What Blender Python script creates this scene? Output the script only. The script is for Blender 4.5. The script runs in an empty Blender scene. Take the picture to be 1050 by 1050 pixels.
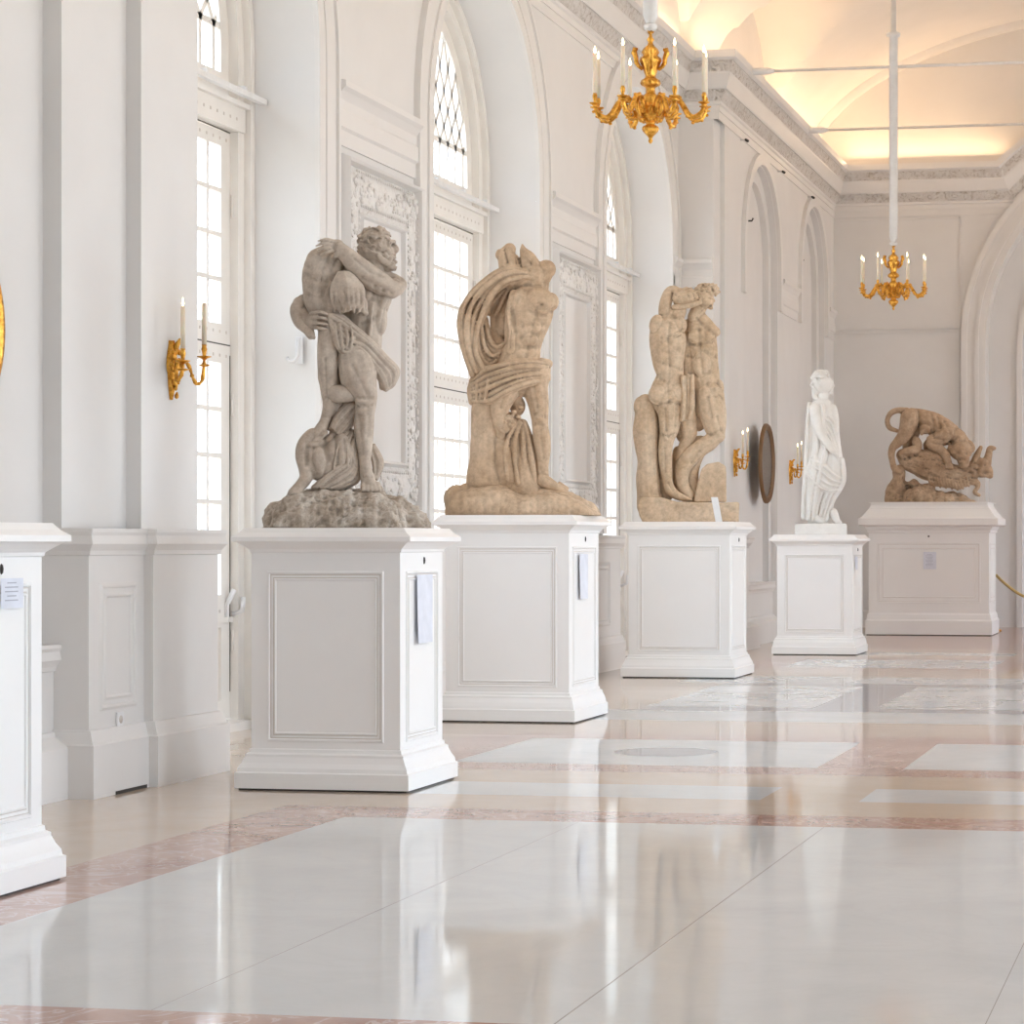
import bpy, bmesh, math, random
from mathutils import Vector, Matrix, noise
import numpy as np
random.seed(7)
PI = math.pi
scene = bpy.context.scene
col = scene.collection
YAW = math.atan(458/2500)
EYE = 1.5

# ------------------------------------------------------------------ mesh helpers
class MB:
    """collects geometry for ONE mesh object"""
    def __init__(s): s.v=[]; s.f=[]; s.m=[]; s.sm=[]
    def face(s, pts, m=0, smooth=False):
        b=len(s.v); s.v+= [tuple(p) for p in pts]; s.f.append(tuple(range(b,b+len(pts)))); s.m.append(m); s.sm.append(smooth)
    def add(s, V, F, m=0, smooth=False):
        b=len(s.v); s.v+=[tuple(p) for p in V]
        for f in F: s.f.append(tuple(i+b for i in f)); s.m.append(m); s.sm.append(smooth)
    def box(s, x0,x1,y0,y1,z0,z1, m=0):
        V=[(x0,y0,z0),(x1,y0,z0),(x1,y1,z0),(x0,y1,z0),(x0,y0,z1),(x1,y0,z1),(x1,y1,z1),(x0,y1,z1)]
        s.add(V,[(0,3,2,1),(4,5,6,7),(0,1,5,4),(1,2,6,5),(2,3,7,6),(3,0,4,7)],m)
    def tube(s, pts, rad, n=8, cap=True, m=0, smooth=True, sx=1.0):
        pts=[Vector(p) for p in pts]; k=len(pts)
        if not hasattr(rad,'__len__'): rad=[rad]*k
        V=[];F=[]
        up=None
        for i,p in enumerate(pts):
            t=(pts[min(i+1,k-1)]-pts[max(i-1,0)]).normalized()
            if up is None:
                up = Vector((0,0,1)) if abs(t.z)<.9 else Vector((1,0,0))
            a=up-t*up.dot(t)
            if a.length<1e-4: a=t.orthogonal()
            a.normalize(); b=t.cross(a); up=a
            for j in range(n):
                w=2*PI*j/n; V.append(p+a*(rad[i]*math.cos(w)*sx)+b*(rad[i]*math.sin(w)))
        for i in range(k-1):
            for j in range(n):
                F.append((i*n+j,i*n+(j+1)%n,(i+1)*n+(j+1)%n,(i+1)*n+j))
        if cap:
            F.append(tuple(range(n))[::-1]); F.append(tuple(range((k-1)*n,k*n)))
        s.add(V,F,m,smooth)
    def lathe(s, prof, c=(0,0,0), n=20, m=0, smooth=True, lobes=0, amp=0.0):
        V=[];F=[];k=len(prof)
        for r,z in prof:
            for j in range(n):
                w=2*PI*j/n; rr=max(r,1e-4)*(1+amp*math.cos(lobes*w)) if lobes else max(r,1e-4)
                V.append((c[0]+rr*math.cos(w),c[1]+rr*math.sin(w),c[2]+z))
        for i in range(k-1):
            for j in range(n): F.append((i*n+j,i*n+(j+1)%n,(i+1)*n+(j+1)%n,(i+1)*n+j))
        F.append(tuple(range(n))[::-1]); F.append(tuple(range((k-1)*n,k*n)))
        s.add(V,F,m,smooth)
    def sphere(s, c, r, n=10, m=0, sc=(1,1,1)):
        prof=[]
        V=[];F=[]
        for i in range(n+1):
            a=-PI/2+PI*i/n
            for j in range(n*2):
                w=PI*j/n
                V.append((c[0]+r*sc[0]*math.cos(a)*math.cos(w),c[1]+r*sc[1]*math.cos(a)*math.sin(w),c[2]+r*sc[2]*math.sin(a)))
        q=n*2
        for i in range(n):
            for j in range(q): F.append((i*q+j,i*q+(j+1)%q,(i+1)*q+(j+1)%q,(i+1)*q+j))
        s.add(V,F,m,True)
    def build(s, name, mats, parent=None, loc=None):
        me=bpy.data.meshes.new(name); me.from_pydata(s.v,[],s.f)
        if not isinstance(mats,(list,tuple)): mats=[mats]
        for x in mats: me.materials.append(x)
        me.polygons.foreach_set('material_index',s.m)
        me.polygons.foreach_set('use_smooth',s.sm)
        bm=bmesh.new(); bm.from_mesh(me)
        bmesh.ops.remove_doubles(bm,verts=bm.verts,dist=1e-5)
        bmesh.ops.recalc_face_normals(bm,faces=bm.faces)
        bm.to_mesh(me); bm.free()
        o=bpy.data.objects.new(name,me); col.objects.link(o)
        if parent is not None: o.parent=parent
        if loc is not None: o.location=loc
        return o

def tag(o,label=None,cat=None,group=None,kind=None):
    if label: o['label']=label
    if cat: o['category']=cat
    if group: o['group']=group
    if kind: o['kind']=kind
    return o
def struct(o): o['kind']='structure'; return o
def thing(name,label,cat,loc=(0,0,0),rz=0,group=None):
    o=bpy.data.objects.new(name,None); col.objects.link(o); o.location=loc; o.rotation_euler=(0,0,rz)
    o.empty_display_size=.1
    return tag(o,label,cat,group)
def copy_tree(o,parent=None):
    c=o.copy(); col.objects.link(c); c.parent=parent
    for ch in list(o.children): copy_tree(ch,c)
    return c
def bevel(o,w=.006,seg=2):
    md=o.modifiers.new('bevel','BEVEL'); md.width=w; md.segments=seg; md.limit_method='ANGLE'; md.angle_limit=.6
    return o

def sweep(mb, path, prof, closed=False, m=0, z0=0):
    """path: 2-D plan points (x,y); prof: (offset to the right-hand side of travel, z)"""
    n=len(path); P=[Vector(p) for p in path]; rows=[]
    for i in range(n):
        a=P[i-1] if (i>0 or closed) else None
        b=P[(i+1)%n] if (i<n-1 or closed) else None
        d1=(P[i]-a).normalized() if a is not None else None
        d2=(b-P[i]).normalized() if b is not None else None
        if d1 is None: d1=d2
        if d2 is None: d2=d1
        n1=Vector((d1.y,-d1.x)); n2=Vector((d2.y,-d2.x))
        mi=(n1+n2); mi=mi/max(mi.dot(n1),1e-6)*1.0 if mi.length>1e-6 else n1
        rows.append([(P[i].x+mi.x*o,P[i].y+mi.y*o,z+z0) for o,z in prof])
    k=len(prof)
    V=[p for r in rows for p in r]; F=[]
    for i in range(n if closed else n-1):
        j=(i+1)%n
        for q in range(k-1): F.append((i*k+q,j*k+q,j*k+q+1,i*k+q+1))
    if not closed:
        F.append(tuple(range(k))); F.append(tuple(range((n-1)*k,n*k))[::-1])
    mb.add(V,F,m)

# ------------------------------------------------------------------ materials
def nmat(name):
    m=bpy.data.materials.new(name); m.use_nodes=True; nt=m.node_tree
    return m,nt,nt.nodes['Principled BSDF']
def N(nt,t,**k):
    n=nt.nodes.new(t)
    for a,b in k.items(): setattr(n,a,b)
    return n
def ramp(nt,fac,stops):
    r=N(nt,'ShaderNodeValToRGB'); e=r.color_ramp.elements
    while len(e)<len(stops): e.new(.5)
    for i,(p,c) in enumerate(stops): e[i].position=p; e[i].color=(*c,1) if len(c)==3 else c
    nt.links.new(fac,r.inputs[0]); return r
def coords(nt,scale=(1,1,1),space='Object'):
    tc=N(nt,'ShaderNodeTexCoord'); mp=N(nt,'ShaderNodeMapping'); mp.inputs['Scale'].default_value=scale
    nt.links.new(tc.outputs[space],mp.inputs['Vector']); return mp.outputs[0]
def noise_tex(nt,vec,scale,detail=4,rough=.55,dist=0):
    n=N(nt,'ShaderNodeTexNoise'); n.inputs['Scale'].default_value=scale; n.inputs['Detail'].default_value=detail
    n.inputs['Roughness'].default_value=rough; n.inputs['Distortion'].default_value=dist
    nt.links.new(vec,n.inputs['Vector']); return n.outputs['Fac']
def bump(nt,h,bs,strength=.2,dist=.01):
    b=N(nt,'ShaderNodeBump'); b.inputs['Strength'].default_value=strength; b.inputs['Distance'].default_value=dist
    nt.links.new(h,b.inputs['Height']); nt.links.new(b.outputs[0],bs.inputs['Normal'])

def paint(name,c1,c2,rough=.5,bs=.06,nscale=1.2):
    m,nt,b=nmat(name); v=coords(nt)
    r=ramp(nt,noise_tex(nt,v,nscale,5),[(.3,c1),(.7,c2)])
    nt.links.new(r.outputs[0],b.inputs['Base Color']); b.inputs['Roughness'].default_value=rough
    bump(nt,noise_tex(nt,v,28,3),b,bs,.004); return m
def stone(name,stops,rough=.85,bs=.5,scale=2.2,shade_patina=(.10,.08,.06),fine=45,mot=.75):
    m,nt,b=nmat(name); v=coords(nt)
    r=ramp(nt,noise_tex(nt,v,scale,8,.65,.4),stops)
    r2=ramp(nt,noise_tex(nt,v,scale*7,6,.75),[(.35,(.66,.64,.62)),(.62,(1.05,1.04,1.02))])
    mx=N(nt,'ShaderNodeMixRGB',blend_type='MULTIPLY'); mx.inputs[0].default_value=mot
    nt.links.new(r.outputs[0],mx.inputs[1]); nt.links.new(r2.outputs[0],mx.inputs[2])
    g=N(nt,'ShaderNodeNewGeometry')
    rp=ramp(nt,g.outputs['Pointiness'],[(.42,(1,1,1)),(.505,(0,0,0))])  # hollows darkened in the colour: painted crevice shade along with patina
    mx2=N(nt,'ShaderNodeMixRGB'); mx2.inputs[2].default_value=(*shade_patina,1)
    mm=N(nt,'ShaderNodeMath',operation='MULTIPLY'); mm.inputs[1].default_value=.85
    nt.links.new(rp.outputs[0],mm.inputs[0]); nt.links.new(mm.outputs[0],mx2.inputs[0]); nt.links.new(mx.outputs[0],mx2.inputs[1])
    nt.links.new(mx2.outputs[0],b.inputs['Base Color']); b.inputs['Roughness'].default_value=rough
    bump(nt,noise_tex(nt,v,fine,6,.7),b,bs,.006); return m
def marble(name,base,vein,tint,scale=1.2,vein_amt=.5,rough=.06):
    m,nt,b=nmat(name); v=coords(nt)
    a=ramp(nt,noise_tex(nt,v,scale,8,.6,1.2),[(.3,base),(.7,tint)])
    w=N(nt,'ShaderNodeTexNoise'); w.inputs['Scale'].default_value=scale*1.6; w.inputs['Detail'].default_value=9; w.inputs['Distortion'].default_value=2.5
    nt.links.new(v,w.inputs['Vector'])
    vr=ramp(nt,w.outputs['Fac'],[(.46,(0,0,0)),(.5,(vein_amt,)*3),(.54,(0,0,0))])
    mx=N(nt,'ShaderNodeMixRGB'); mx.inputs[2].default_value=(*vein,1)
    nt.links.new(vr.outputs[0],mx.inputs[0]); nt.links.new(a.outputs[0],mx.inputs[1])
    nt.links.new(mx.outputs[0],b.inputs['Base Color'])
    rr=ramp(nt,noise_tex(nt,v,.9,4),[(.3,(rough*.7,)*3),(.7,(rough*1.4,)*3)])
    b.inputs['Specular IOR Level'].default_value=0; b.inputs['Roughness'].default_value=.6
    gl=N(nt,'ShaderNodeBsdfGlossy'); gl.inputs['Color'].default_value=(.97,.97,.97,1); nt.links.new(rr.outputs[0],gl.inputs['Roughness'])
    fr=N(nt,'ShaderNodeFresnel'); fr.inputs[0].default_value=1.5
    mn=N(nt,'ShaderNodeMath',operation='MINIMUM'); mn.inputs[1].default_value=.68; nt.links.new(fr.outputs[0],mn.inputs[0])
    ms=N(nt,'ShaderNodeMixShader'); nt.links.new(mn.outputs[0],ms.inputs[0]); nt.links.new(b.outputs[0],ms.inputs[1]); nt.links.new(gl.outputs[0],ms.inputs[2])
    nt.links.new(ms.outputs[0],nt.nodes['Material Output'].inputs[0])
    return m
def simple(name,c,rough=.5,metal=0.0,em=None,es=0,bs=0,bsc=60,sss=0):
    m,nt,b=nmat(name); v=coords(nt)
    r=ramp(nt,noise_tex(nt,v,9,4),[(.3,tuple(x*.9 for x in c)),(.7,c)])
    nt.links.new(r.outputs[0],b.inputs['Base Color'])
    b.inputs['Roughness'].default_value=rough; b.inputs['Metallic'].default_value=metal
    if em: b.inputs['Emission Color'].default_value=(*em,1); b.inputs['Emission Strength'].default_value=es
    if bs: bump(nt,noise_tex(nt,v,bsc,3),b,bs,.004)
    if sss: b.inputs['Subsurface Weight'].default_value=sss
    return m
M={}
M['wall']=paint('plaster_wall',(.72,.71,.70),(.76,.75,.74),.55)
M['vault']=paint('vault_plaster',(.73,.70,.665),(.77,.735,.70),.7)
M['trim']=paint('trim_paint',(.74,.725,.71),(.78,.765,.75),.42)
M['joinery']=paint('window_paint',(.80,.77,.73),(.85,.82,.78),.4,nscale=3)
M['pedestal']=paint('pedestal_paint',(.87,.865,.86),(.90,.895,.89),.38,.04)
M['groove']=simple('groove_paint',(.66,.60,.55),.6)
M['dark']=simple('dark_gap',(.05,.045,.04),.8)
def stucco():
    m,nt,b=nmat('stucco_relief'); v=coords(nt)
    n=noise_tex(nt,v,14,5,.7,1.0)
    r=ramp(nt,n,[(.34,(.66,.62,.58)),(.46,(.81,.79,.77)),(.7,(.86,.84,.82))])
    nt.links.new(r.outputs[0],b.inputs['Base Color']); b.inputs['Roughness'].default_value=.6
    bump(nt,n,b,.7,.03); return m
M['stucco']=stucco()
def carved():
    m,nt,b=nmat('carved_cornice_relief'); v=coords(nt)
    n=noise_tex(nt,v,9,4,.65,1.6)
    r=ramp(nt,n,[(.34,(.50,.45,.40)),(.46,(.72,.69,.66)),(.7,(.80,.78,.76))])  # dark low stops paint crevice shade into the carving's colour
    nt.links.new(r.outputs[0],b.inputs['Base Color']); b.inputs['Roughness'].default_value=.6
    bump(nt,n,b,1.0,.06); return m
M['carved']=carved()
M['m_white']=marble('white_marble',(.64,.66,.67),(.50,.50,.51),(.72,.735,.74),.9,.07)
M['m_pink']=marble('rose_marble',(.43,.25,.215),(.74,.64,.59),(.60,.43,.37),2.0,.6)
M['m_tan']=marble('cream_marble',(.62,.50,.40),(.50,.38,.28),(.68,.575,.48),1.5,.05)
M['m_grey']=marble('grey_marble',(.34,.34,.37),(.55,.55,.57),(.43,.43,.46),2.0,.2)
M['joint']=simple('floor_joint',(.40,.38,.36),.25)
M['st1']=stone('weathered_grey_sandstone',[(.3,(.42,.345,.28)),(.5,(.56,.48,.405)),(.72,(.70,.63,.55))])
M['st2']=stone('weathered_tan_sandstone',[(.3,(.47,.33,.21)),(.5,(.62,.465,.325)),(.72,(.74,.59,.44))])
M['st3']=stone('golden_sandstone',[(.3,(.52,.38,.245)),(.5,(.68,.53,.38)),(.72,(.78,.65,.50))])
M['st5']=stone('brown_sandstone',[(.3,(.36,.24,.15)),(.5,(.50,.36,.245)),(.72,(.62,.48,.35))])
M['st_white']=stone('white_statue_marble',[(.3,(.78,.77,.74)),(.7,(.88,.87,.85))],.45,.1,shade_patina=(.60,.57,.53),mot=.12)
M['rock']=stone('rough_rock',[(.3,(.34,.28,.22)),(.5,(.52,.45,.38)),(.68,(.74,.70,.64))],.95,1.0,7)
def goldm():
    m,nt,b=nmat('gilt_bronze'); v=coords(nt)
    r=ramp(nt,noise_tex(nt,v,22,4,.7),[(.35,(.42,.17,.02)),(.6,(.90,.50,.10))])
    nt.links.new(r.outputs[0],b.inputs['Base Color']); b.inputs['Metallic'].default_value=1; b.inputs['Roughness'].default_value=.30
    bump(nt,noise_tex(nt,v,60,3),b,.3,.004); return m
M['gold']=goldm()
M['wax']=simple('candle_wax',(.86,.78,.62),.45,sss=.2)
M['flame']=simple('bulb_flame',(1,.85,.6),.4,em=(1,.80,.45),es=7)
M['white_metal']=simple('white_lacquer_tube',(.80,.80,.80),.35)
M['paper']=simple('paper',(.78,.81,.90),.7)
M['ink']=simple('print_grey',(.45,.47,.55),.7)
M['acrylic']=simple('white_acrylic',(.85,.86,.88),.3)
M['mirror']=simple('aged_mirror_glass',(.13,.10,.08),.22,.2)
M['wood']=simple('dark_gilt_wood',(.20,.11,.05),.45,.3)
M['socket']=simple('white_plastic',(.82,.82,.83),.35)
M['rope']=simple('gold_rope',(.62,.45,.18),.6,bs=.6,bsc=90)
def glassm():
    m=bpy.data.materials.new('window_glass'); m.use_nodes=True; nt=m.node_tree; nt.nodes.clear()
    o=N(nt,'ShaderNodeOutputMaterial'); t=N(nt,'ShaderNodeBsdfTransparent'); g=N(nt,'ShaderNodeBsdfGlossy'); g.inputs['Roughness'].default_value=.02
    f=N(nt,'ShaderNodeLayerWeight'); f.inputs[0].default_value=.12; mx=N(nt,'ShaderNodeMixShader')
    tc=N(nt,'ShaderNodeTexCoord'); nz=N(nt,'ShaderNodeTexNoise'); nz.inputs['Scale'].default_value=.8
    nt.links.new(tc.outputs['Object'],nz.inputs['Vector'])
    r=ramp(nt,nz.outputs['Fac'],[(.35,(.84,.92,.97)),(.55,(1,1,1))]); nt.links.new(r.outputs[0],t.inputs[0])
    nt.links.new(f.outputs['Fresnel'] if False else f.outputs['Facing'],mx.inputs[0]); nt.links.new(t.outputs[0],mx.inputs[1]); nt.links.new(g.outputs[0],mx.inputs[2]); nt.links.new(mx.outputs[0],o.inputs[0])
    return m
M['glass']=glassm()
SKY=6.5; COVE=8.0; EXPO=0.0
XN=-6.60; XM=-7.15; XR=5.20; YE=42.5; YB=-5.0
HC=8.10                       # cornice top
WY=[16.92,23.45,29.98]; WR=1.80; WS=5.42   # window axis positions, radius, springing height
RS=[3.0,12.0,19.0,26.0,39.0]      # openings of the opposite wall
# ------------------------------------------------------------------ floor: inlaid marble
def floor_mat(x,y):
    # returns slot: 0 white 1 rose 2 cream 3 grey
    if y<7.33:
        if y>6.77: return 1 if x>-5.21 else 2
        return 0 if x>-4.67 else (1 if x>-5.21 else 2)
    if y<12.68:
        if x>-4.67: return 0
        return 1 if x>-5.21 else 2
    yy=y if y<23.45 else 46.9-y           # the pattern mirrors about the middle of the hall
    if yy<13.2: return 1 if x>-5.21 else 2
    if x<-5.70: return 2
    inner = x>-2.02; cen = -5.12<x<-2.60
    if yy<13.95: return 2
    if yy<14.70: return 0 if (inner or cen) else 2
    if yy<15.50: return 2
    if yy<16.0: return 1
    if yy<18.06: return 0 if (inner or cen) else 1
    if yy<18.60: return 1
    if yy<20.05: return 2
    if yy<21.30: return 0
    if yy<21.80: return 3 if x>-5.12 else 2
    if x>-3.01 or -5.12<x<-3.58: return 0
    return 3 if x>-5.12 else 2
xs=sorted({-8.4,-5.70,-5.21,-5.12,-4.67,-3.58,-3.01,-2.60,-2.02,0.62,1.2,3.27,XR+.6})
base=[12.68,13.2,13.95,14.70,15.50,16.0,18.06,18.60,20.05,21.30,21.80]
ys=sorted(set([YB,6.77,7.33]+base+[46.9-b for b in base if 46.9-b<YE]+[YE+3]))
mb=MB()
for i in range(len(xs)-1):
    for j in range(len(ys)-1):
        a=floor_mat((xs[i]+xs[i+1])/2,(ys[j]+ys[j+1])/2)
        mb.face([(xs[i],ys[j],0),(xs[i+1],ys[j],0),(xs[i+1],ys[j+1],0),(xs[i],ys[j+1],0)],a)
fl=struct(mb.build('floor',[M['m_white'],M['m_pink'],M['m_tan'],M['m_grey']]))
mb=MB()                        # thin joints between the slabs
def jl(x0,y0,x1,y1,w=.004):
    mb.box(min(x0,x1)-(w if x0==x1 else 0),max(x0,x1)+(w if x0==x1 else 0),min(y0,y1)-(w if y0==y1 else 0),max(y0,y1)+(w if y0==y1 else 0),-.002,.0006)
jl(-2.02,7.33,-2.02,12.68,.003)
for x in (-3.35,-.70,.62): jl(x,7.33,x,12.68,.0015)
mb.build('joint',M['joint'],fl)
mb=MB(); mb.lathe([(.0,0),(.37,0),(.37,.0012),(.0,.0012)],(-3.86,17.03,0),48,smooth=False); mb.build('round_inlay',M['m_grey'],fl)

# ------------------------------------------------------------------ walls
HT=8.06
def arch_wall(mb,X,y0,y1,ops,z0=0,z1=HT,depth=0,m=0,n=28,sgn=-1):
    """wall in the plane x=X with round-headed openings (yc,r,spring)"""
    cur=y0
    for yc,r,sp in ops:
        mb.face([(X,cur,z0),(X,yc-r,z0),(X,yc-r,z1),(X,cur,z1)],m)
        P=[(yc+r*math.cos(PI-PI*i/n),sp+r*math.sin(PI*i/n)) for i in range(n+1)]
        for i in range(n):
            mb.face([(X,P[i][0],P[i][1]),(X,P[i+1][0],P[i+1][1]),(X,P[i+1][0],z1),(X,P[i][0],z1)],m)
        if depth:
            Q=[(yc-r,z0)]+P+[(yc+r,z0)]
            mb.add([(X,a,b) for a,b in Q]+[(X+sgn*depth,a,b) for a,b in Q],
                   [(i,i+1,i+1+len(Q),i+len(Q)) for i in range(len(Q)-1)],m,True)
        cur=yc+r
    mb.face([(X,cur,z0),(X,y1,z0),(X,y1,z1),(X,cur,z1)],m)
def flatnormals(o,ang=.5):
    md=o.modifiers.new('edges','EDGE_SPLIT'); md.split_angle=ang; return o
# middle stretch with the three great windows
mb=MB(); arch_wall(mb,XM,15.10,32.30,[(y,WR,WS) for y in WY],depth=.60)
flatnormals(struct(mb.build('wall_left',M['wall'])))
# near stretch: niche field, two pilaster strips, return
mb=MB()
for x,a,b in ((-6.82,YB,13.42),(-6.70,13.42,14.29),(XN,14.29,15.15)):
    mb.face([(x,a,0),(x,b,0),(x,b,HT),(x,a,HT)])
mb.face([(-6.82,13.42,0),(-6.70,13.42,0),(-6.70,13.42,HT),(-6.82,13.42,HT)])
mb.face([(-6.70,14.29,0),(XN,14.29,0),(XN,14.29,HT),(-6.70,14.29,HT)])
mb.face([(XN,15.15,0),(XM-.6,15.15,0),(XM-.6,15.15,HT),(XN,15.15,HT)])
struct(mb.build('wall_left_near',M['wall']))
mb=MB(); mb.face([(-7.12,YB,7.9),(-7.12,YE,7.9),(-7.12,YE,11.0),(-7.12,YB,11.0)]); mb.face([(XR+.5,YB,7.9),(XR+.5,YE,7.9),(XR+.5,YE,11.0),(XR+.5,YB,11.0)]); mb.face([(-7.7,YE,8.0),(6,YE,8.0),(6,YE,11.2),(-7.7,YE,11.2)]); mb.face([(-7.7,YB,8.0),(6,YB,8.0),(6,YB,11.2),(-7.7,YB,11.2)]); struct(mb.build('wall_upper',M['vault']))
# far stretch: return, pilaster, two blind arches
NY=[(35.5,1.37,5.68),(40.2,1.27,5.8)]
mb=MB()
mb.face([(XM-.6,32.30,0),(-6.66,32.30,0),(-6.66,32.30,HT),(XM-.6,32.30,HT)])
mb.face([(-6.66,32.30,0),(-6.66,32.75,0),(-6.66,32.75,HT),(-6.66,32.30,HT)])
mb.face([(-6.66,32.75,0),(XN,32.75,0),(XN,32.75,HT),(-6.66,32.75,HT)])
arch_wall(mb,XN,32.75,YE,NY,depth=.10)
arch_wall(mb,XN-.10,33.5,YE,[(y,r-.22,s) for y,r,s in NY],depth=.09)
mb.face([(XN-.19,33.5,0),(XN-.19,YE,0),(XN-.19,YE,HT),(XN-.19,33.5,HT)])
flatnormals(struct(mb.build('wall_left_far',M['wall'])))
# end wall with the great arch
AC=-0.70; AR=3.64; AZ=5.0
mb=MB(); n=40
def end_wall(mb,Y,x0,x1,cx,r,sp,depth=0):
    P=[(cx-r*math.cos(PI*i/n),sp+r*math.sin(PI*i/n)) for i in range(n+1)]
    mb.face([(x0,Y,0),(cx-r,Y,0),(cx-r,Y,HT),(x0,Y,HT)]); mb.face([(cx+r,Y,0),(x1,Y,0),(x1,Y,HT),(cx+r,Y,HT)])
    for i in range(n): mb.face([(P[i][0],Y,P[i][1]),(P[i+1][0],Y,P[i+1][1]),(P[i+1][0],Y,HT),(P[i][0],Y,HT)])
    if depth:
        Q=[(cx-r,0)]+P+[(cx+r,0)]
        mb.add([(a,Y,b) for a,b in Q]+[(a,Y+depth,b) for a,b in Q],[(i,i+1,i+1+len(Q),i+len(Q)) for i in range(len(Q)-1)],0,True)
end_wall(mb,YE,XM-.6,XR,AC,AR-.42,AZ,.55)
end_wall(mb,YE+.55,XM-.6,XR+1,AC,AR-1.02,AZ-.15,.5)
mb.face([(XM-.6,YE+1.05,0),(XR+1,YE+1.05,0),(XR+1,YE+1.05,HT),(XM-.6,YE+1.05,HT)])
flatnormals(struct(mb.build('wall_back',M['wall'])))
# wall behind the viewer and the opposite wall with its tall windows
mb=MB(); mb.face([(XM-.6,YB,0),(XR+.6,YB,0),(XR+.6,YB,HT),(XM-.6,YB,HT)]); struct(mb.build('wall_front',M['wall']))
mb=MB(); arch_wall(mb,XR,YB,YE,[(y,1.8,WS) for y in RS],depth=.6,sgn=1); flatnormals(struct(mb.build('wall_right',M['wall'])))

# vault: elliptical barrel with a lunette over every bay
mb=MB(); nx,ny=120,190; x0,x1=-7.10,5.70; V=[];F=[]
LY=[3.9,10.4]+WY+[36.6]
for j in range(ny+1):
    y=YB+(YE-YB)*j/ny
    for i in range(nx+1):
        u=-math.cos(PI*i/nx); x=AC+u*6.42
        z=8.0+2.75*math.sqrt(max(0,1-u*u))
        for c in LY:
            d=abs(y-c)/2.35
            if d<1: z=max(z,8.05+1.95*math.sqrt(1-d*d))
        V.append((x,y,z))
for j in range(ny):
    for i in range(nx): F.append((j*(nx+1)+i,j*(nx+1)+i+1,(j+1)*(nx+1)+i+1,(j+1)*(nx+1)+i))
mb.add(V,F,0,True); vault=struct(mb.build('ceiling',M['vault'])); flatnormals(vault,.45)
mb=MB(); P=[(AC-6.50*math.cos(PI*i/60),7.98+2.83*math.sin(PI*i/60)) for i in range(61)]
Q=[(AC-6.30*math.cos(PI*i/60),8.0+2.66*math.sin(PI*i/60)) for i in range(61)]
for y in (42.2,):
    k=len(P); VV=[(a,y,b) for a,b in P]+[(a,y,b) for a,b in Q]+[(a,YE,b) for a,b in Q]
    mb.add(VV,[(i,i+1,i+1+k,i+k) for i in range(k-1)]+[(i+k,i+1+k,i+1+2*k,i+2*k) for i in range(k-1)],0,True)
struct(mb.build('trim_vault_rib',M['vault']))

# ------------------------------------------------------------------ cornice
CP=[(0,7.33),(.03,7.33),(.03,7.40),(.05,7.42),(.05,7.46)]   # bead
CPa=[(.0,7.46),(.055,7.46),(.12,7.585),(.12,7.61),(0,7.61)] # carved lower band
CPb=[(.0,7.61),(.14,7.61),(.155,7.64),(.20,7.80),(.20,7.83),(0,7.83)]
CPc=[(.0,7.83),(.20,7.83),(.245,7.95),(.245,7.97),(0,7.97)] # carved upper band
CPd=[(.0,7.97),(.26,7.97),(.30,8.00),(.30,8.10),(-.75,8.10)]
plan=[(-6.82,YB),(-6.82,13.42),(-6.70,13.42),(-6.70,14.29),(XN,14.29),(XN,15.15),(XM,15.15),(XM,32.30),(-6.66,32.30),(XN,32.75),(XN,YE),(-3.70,YE)]
planc=[(XN,YB),(XN,15.15),(XM,15.15),(XM,32.30),(XN,32.30),(XN,YE)]
def arc_sweep(mb,prof,m=0,R=4.32,nn=40):
    # the cornice swings up over the great arch, same profile, mitred where it leaves the level
    V=[];k=len(prof)
    for i in range(-1,nn+2):
        for o,z in prof:
            d=8.10-z; r=R-d; a0=PI-math.asin((3.10-d)/r); yy=YE-max(o,-.3)
            if i==-1: V.append((-4.2,yy,z))
            elif i==nn+1: V.append((2*AC+4.2,yy,z))
            else:
                a=a0+(PI-2*a0)*i/nn; V.append((AC+r*math.cos(a),yy,AZ+r*math.sin(a)))
    F=[(i*k+q,(i+1)*k+q,(i+1)*k+q+1,i*k+q+1) for i in range(nn+2) for q in range(k-1)]
    mb.add(V,F,m)
for nm,pr,mt in (('bead',CP+[(0,7.46)],'trim'),('carved_band',CPa,'carved'),('corona',CPb,'trim'),('carved_band',CPc,'carved'),('shelf',CPd,'trim')):
    mb=MB(); sweep(mb,planc+[(-4.2,YE)],pr); arc_sweep(mb,pr)
    o=mb.build(nm,M[mt])
    if nm=='bead': corn=o; o.name='trim_cornice'; struct(o)
    else: o.parent=corn
# plain fascia under the cornice
mb=MB(); sweep(mb,planc+[(-3.3,YE)],[(0,7.22),(.015,7.22),(.015,7.33),(0,7.33)]); mb.build('fascia',M['trim'],corn)

# ------------------------------------------------------------------ archivolts, imposts, stucco frames on the piers
def arch_band(mb,X,yc,sp,r0,r1,t,z0=0,n=36,m=0,sg=1):
    P=lambda r:[(yc-r,z0)]+[(yc-r*math.cos(PI*i/n),sp+r*math.sin(PI*i/n)) for i in range(n+1)]+[(yc+r,z0)]
    A=P(r0);B=P(r1);k=len(A)
    V=[(X,a,b) for a,b in A]+[(X+sg*t,a,b) for a,b in A]+[(X+sg*t,a,b) for a,b in B]+[(X,a,b) for a,b in B]
    F=[]
    for i in range(k-1):
        for q in range(3): F.append((q*k+i,q*k+i+1,(q+1)*k+i+1,(q+1)*k+i))
    mb.add(V,F,m)
for i,yc in enumerate(WY):
    mb=MB(); arch_band(mb,XM,yc,WS,WR,WR+.13,.045,1.6); arch_band(mb,XM,yc,WS,WR+.13,WR+.19,.025,1.6); arch_band(mb,XM,yc,WS,WR+.19,WR+.40,.035,1.6); arch_band(mb,XM,yc,WS,WR+.40,WR+.45,.06,1.6)
    struct(mb.build('trim_archivolt',M['trim']))
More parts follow.
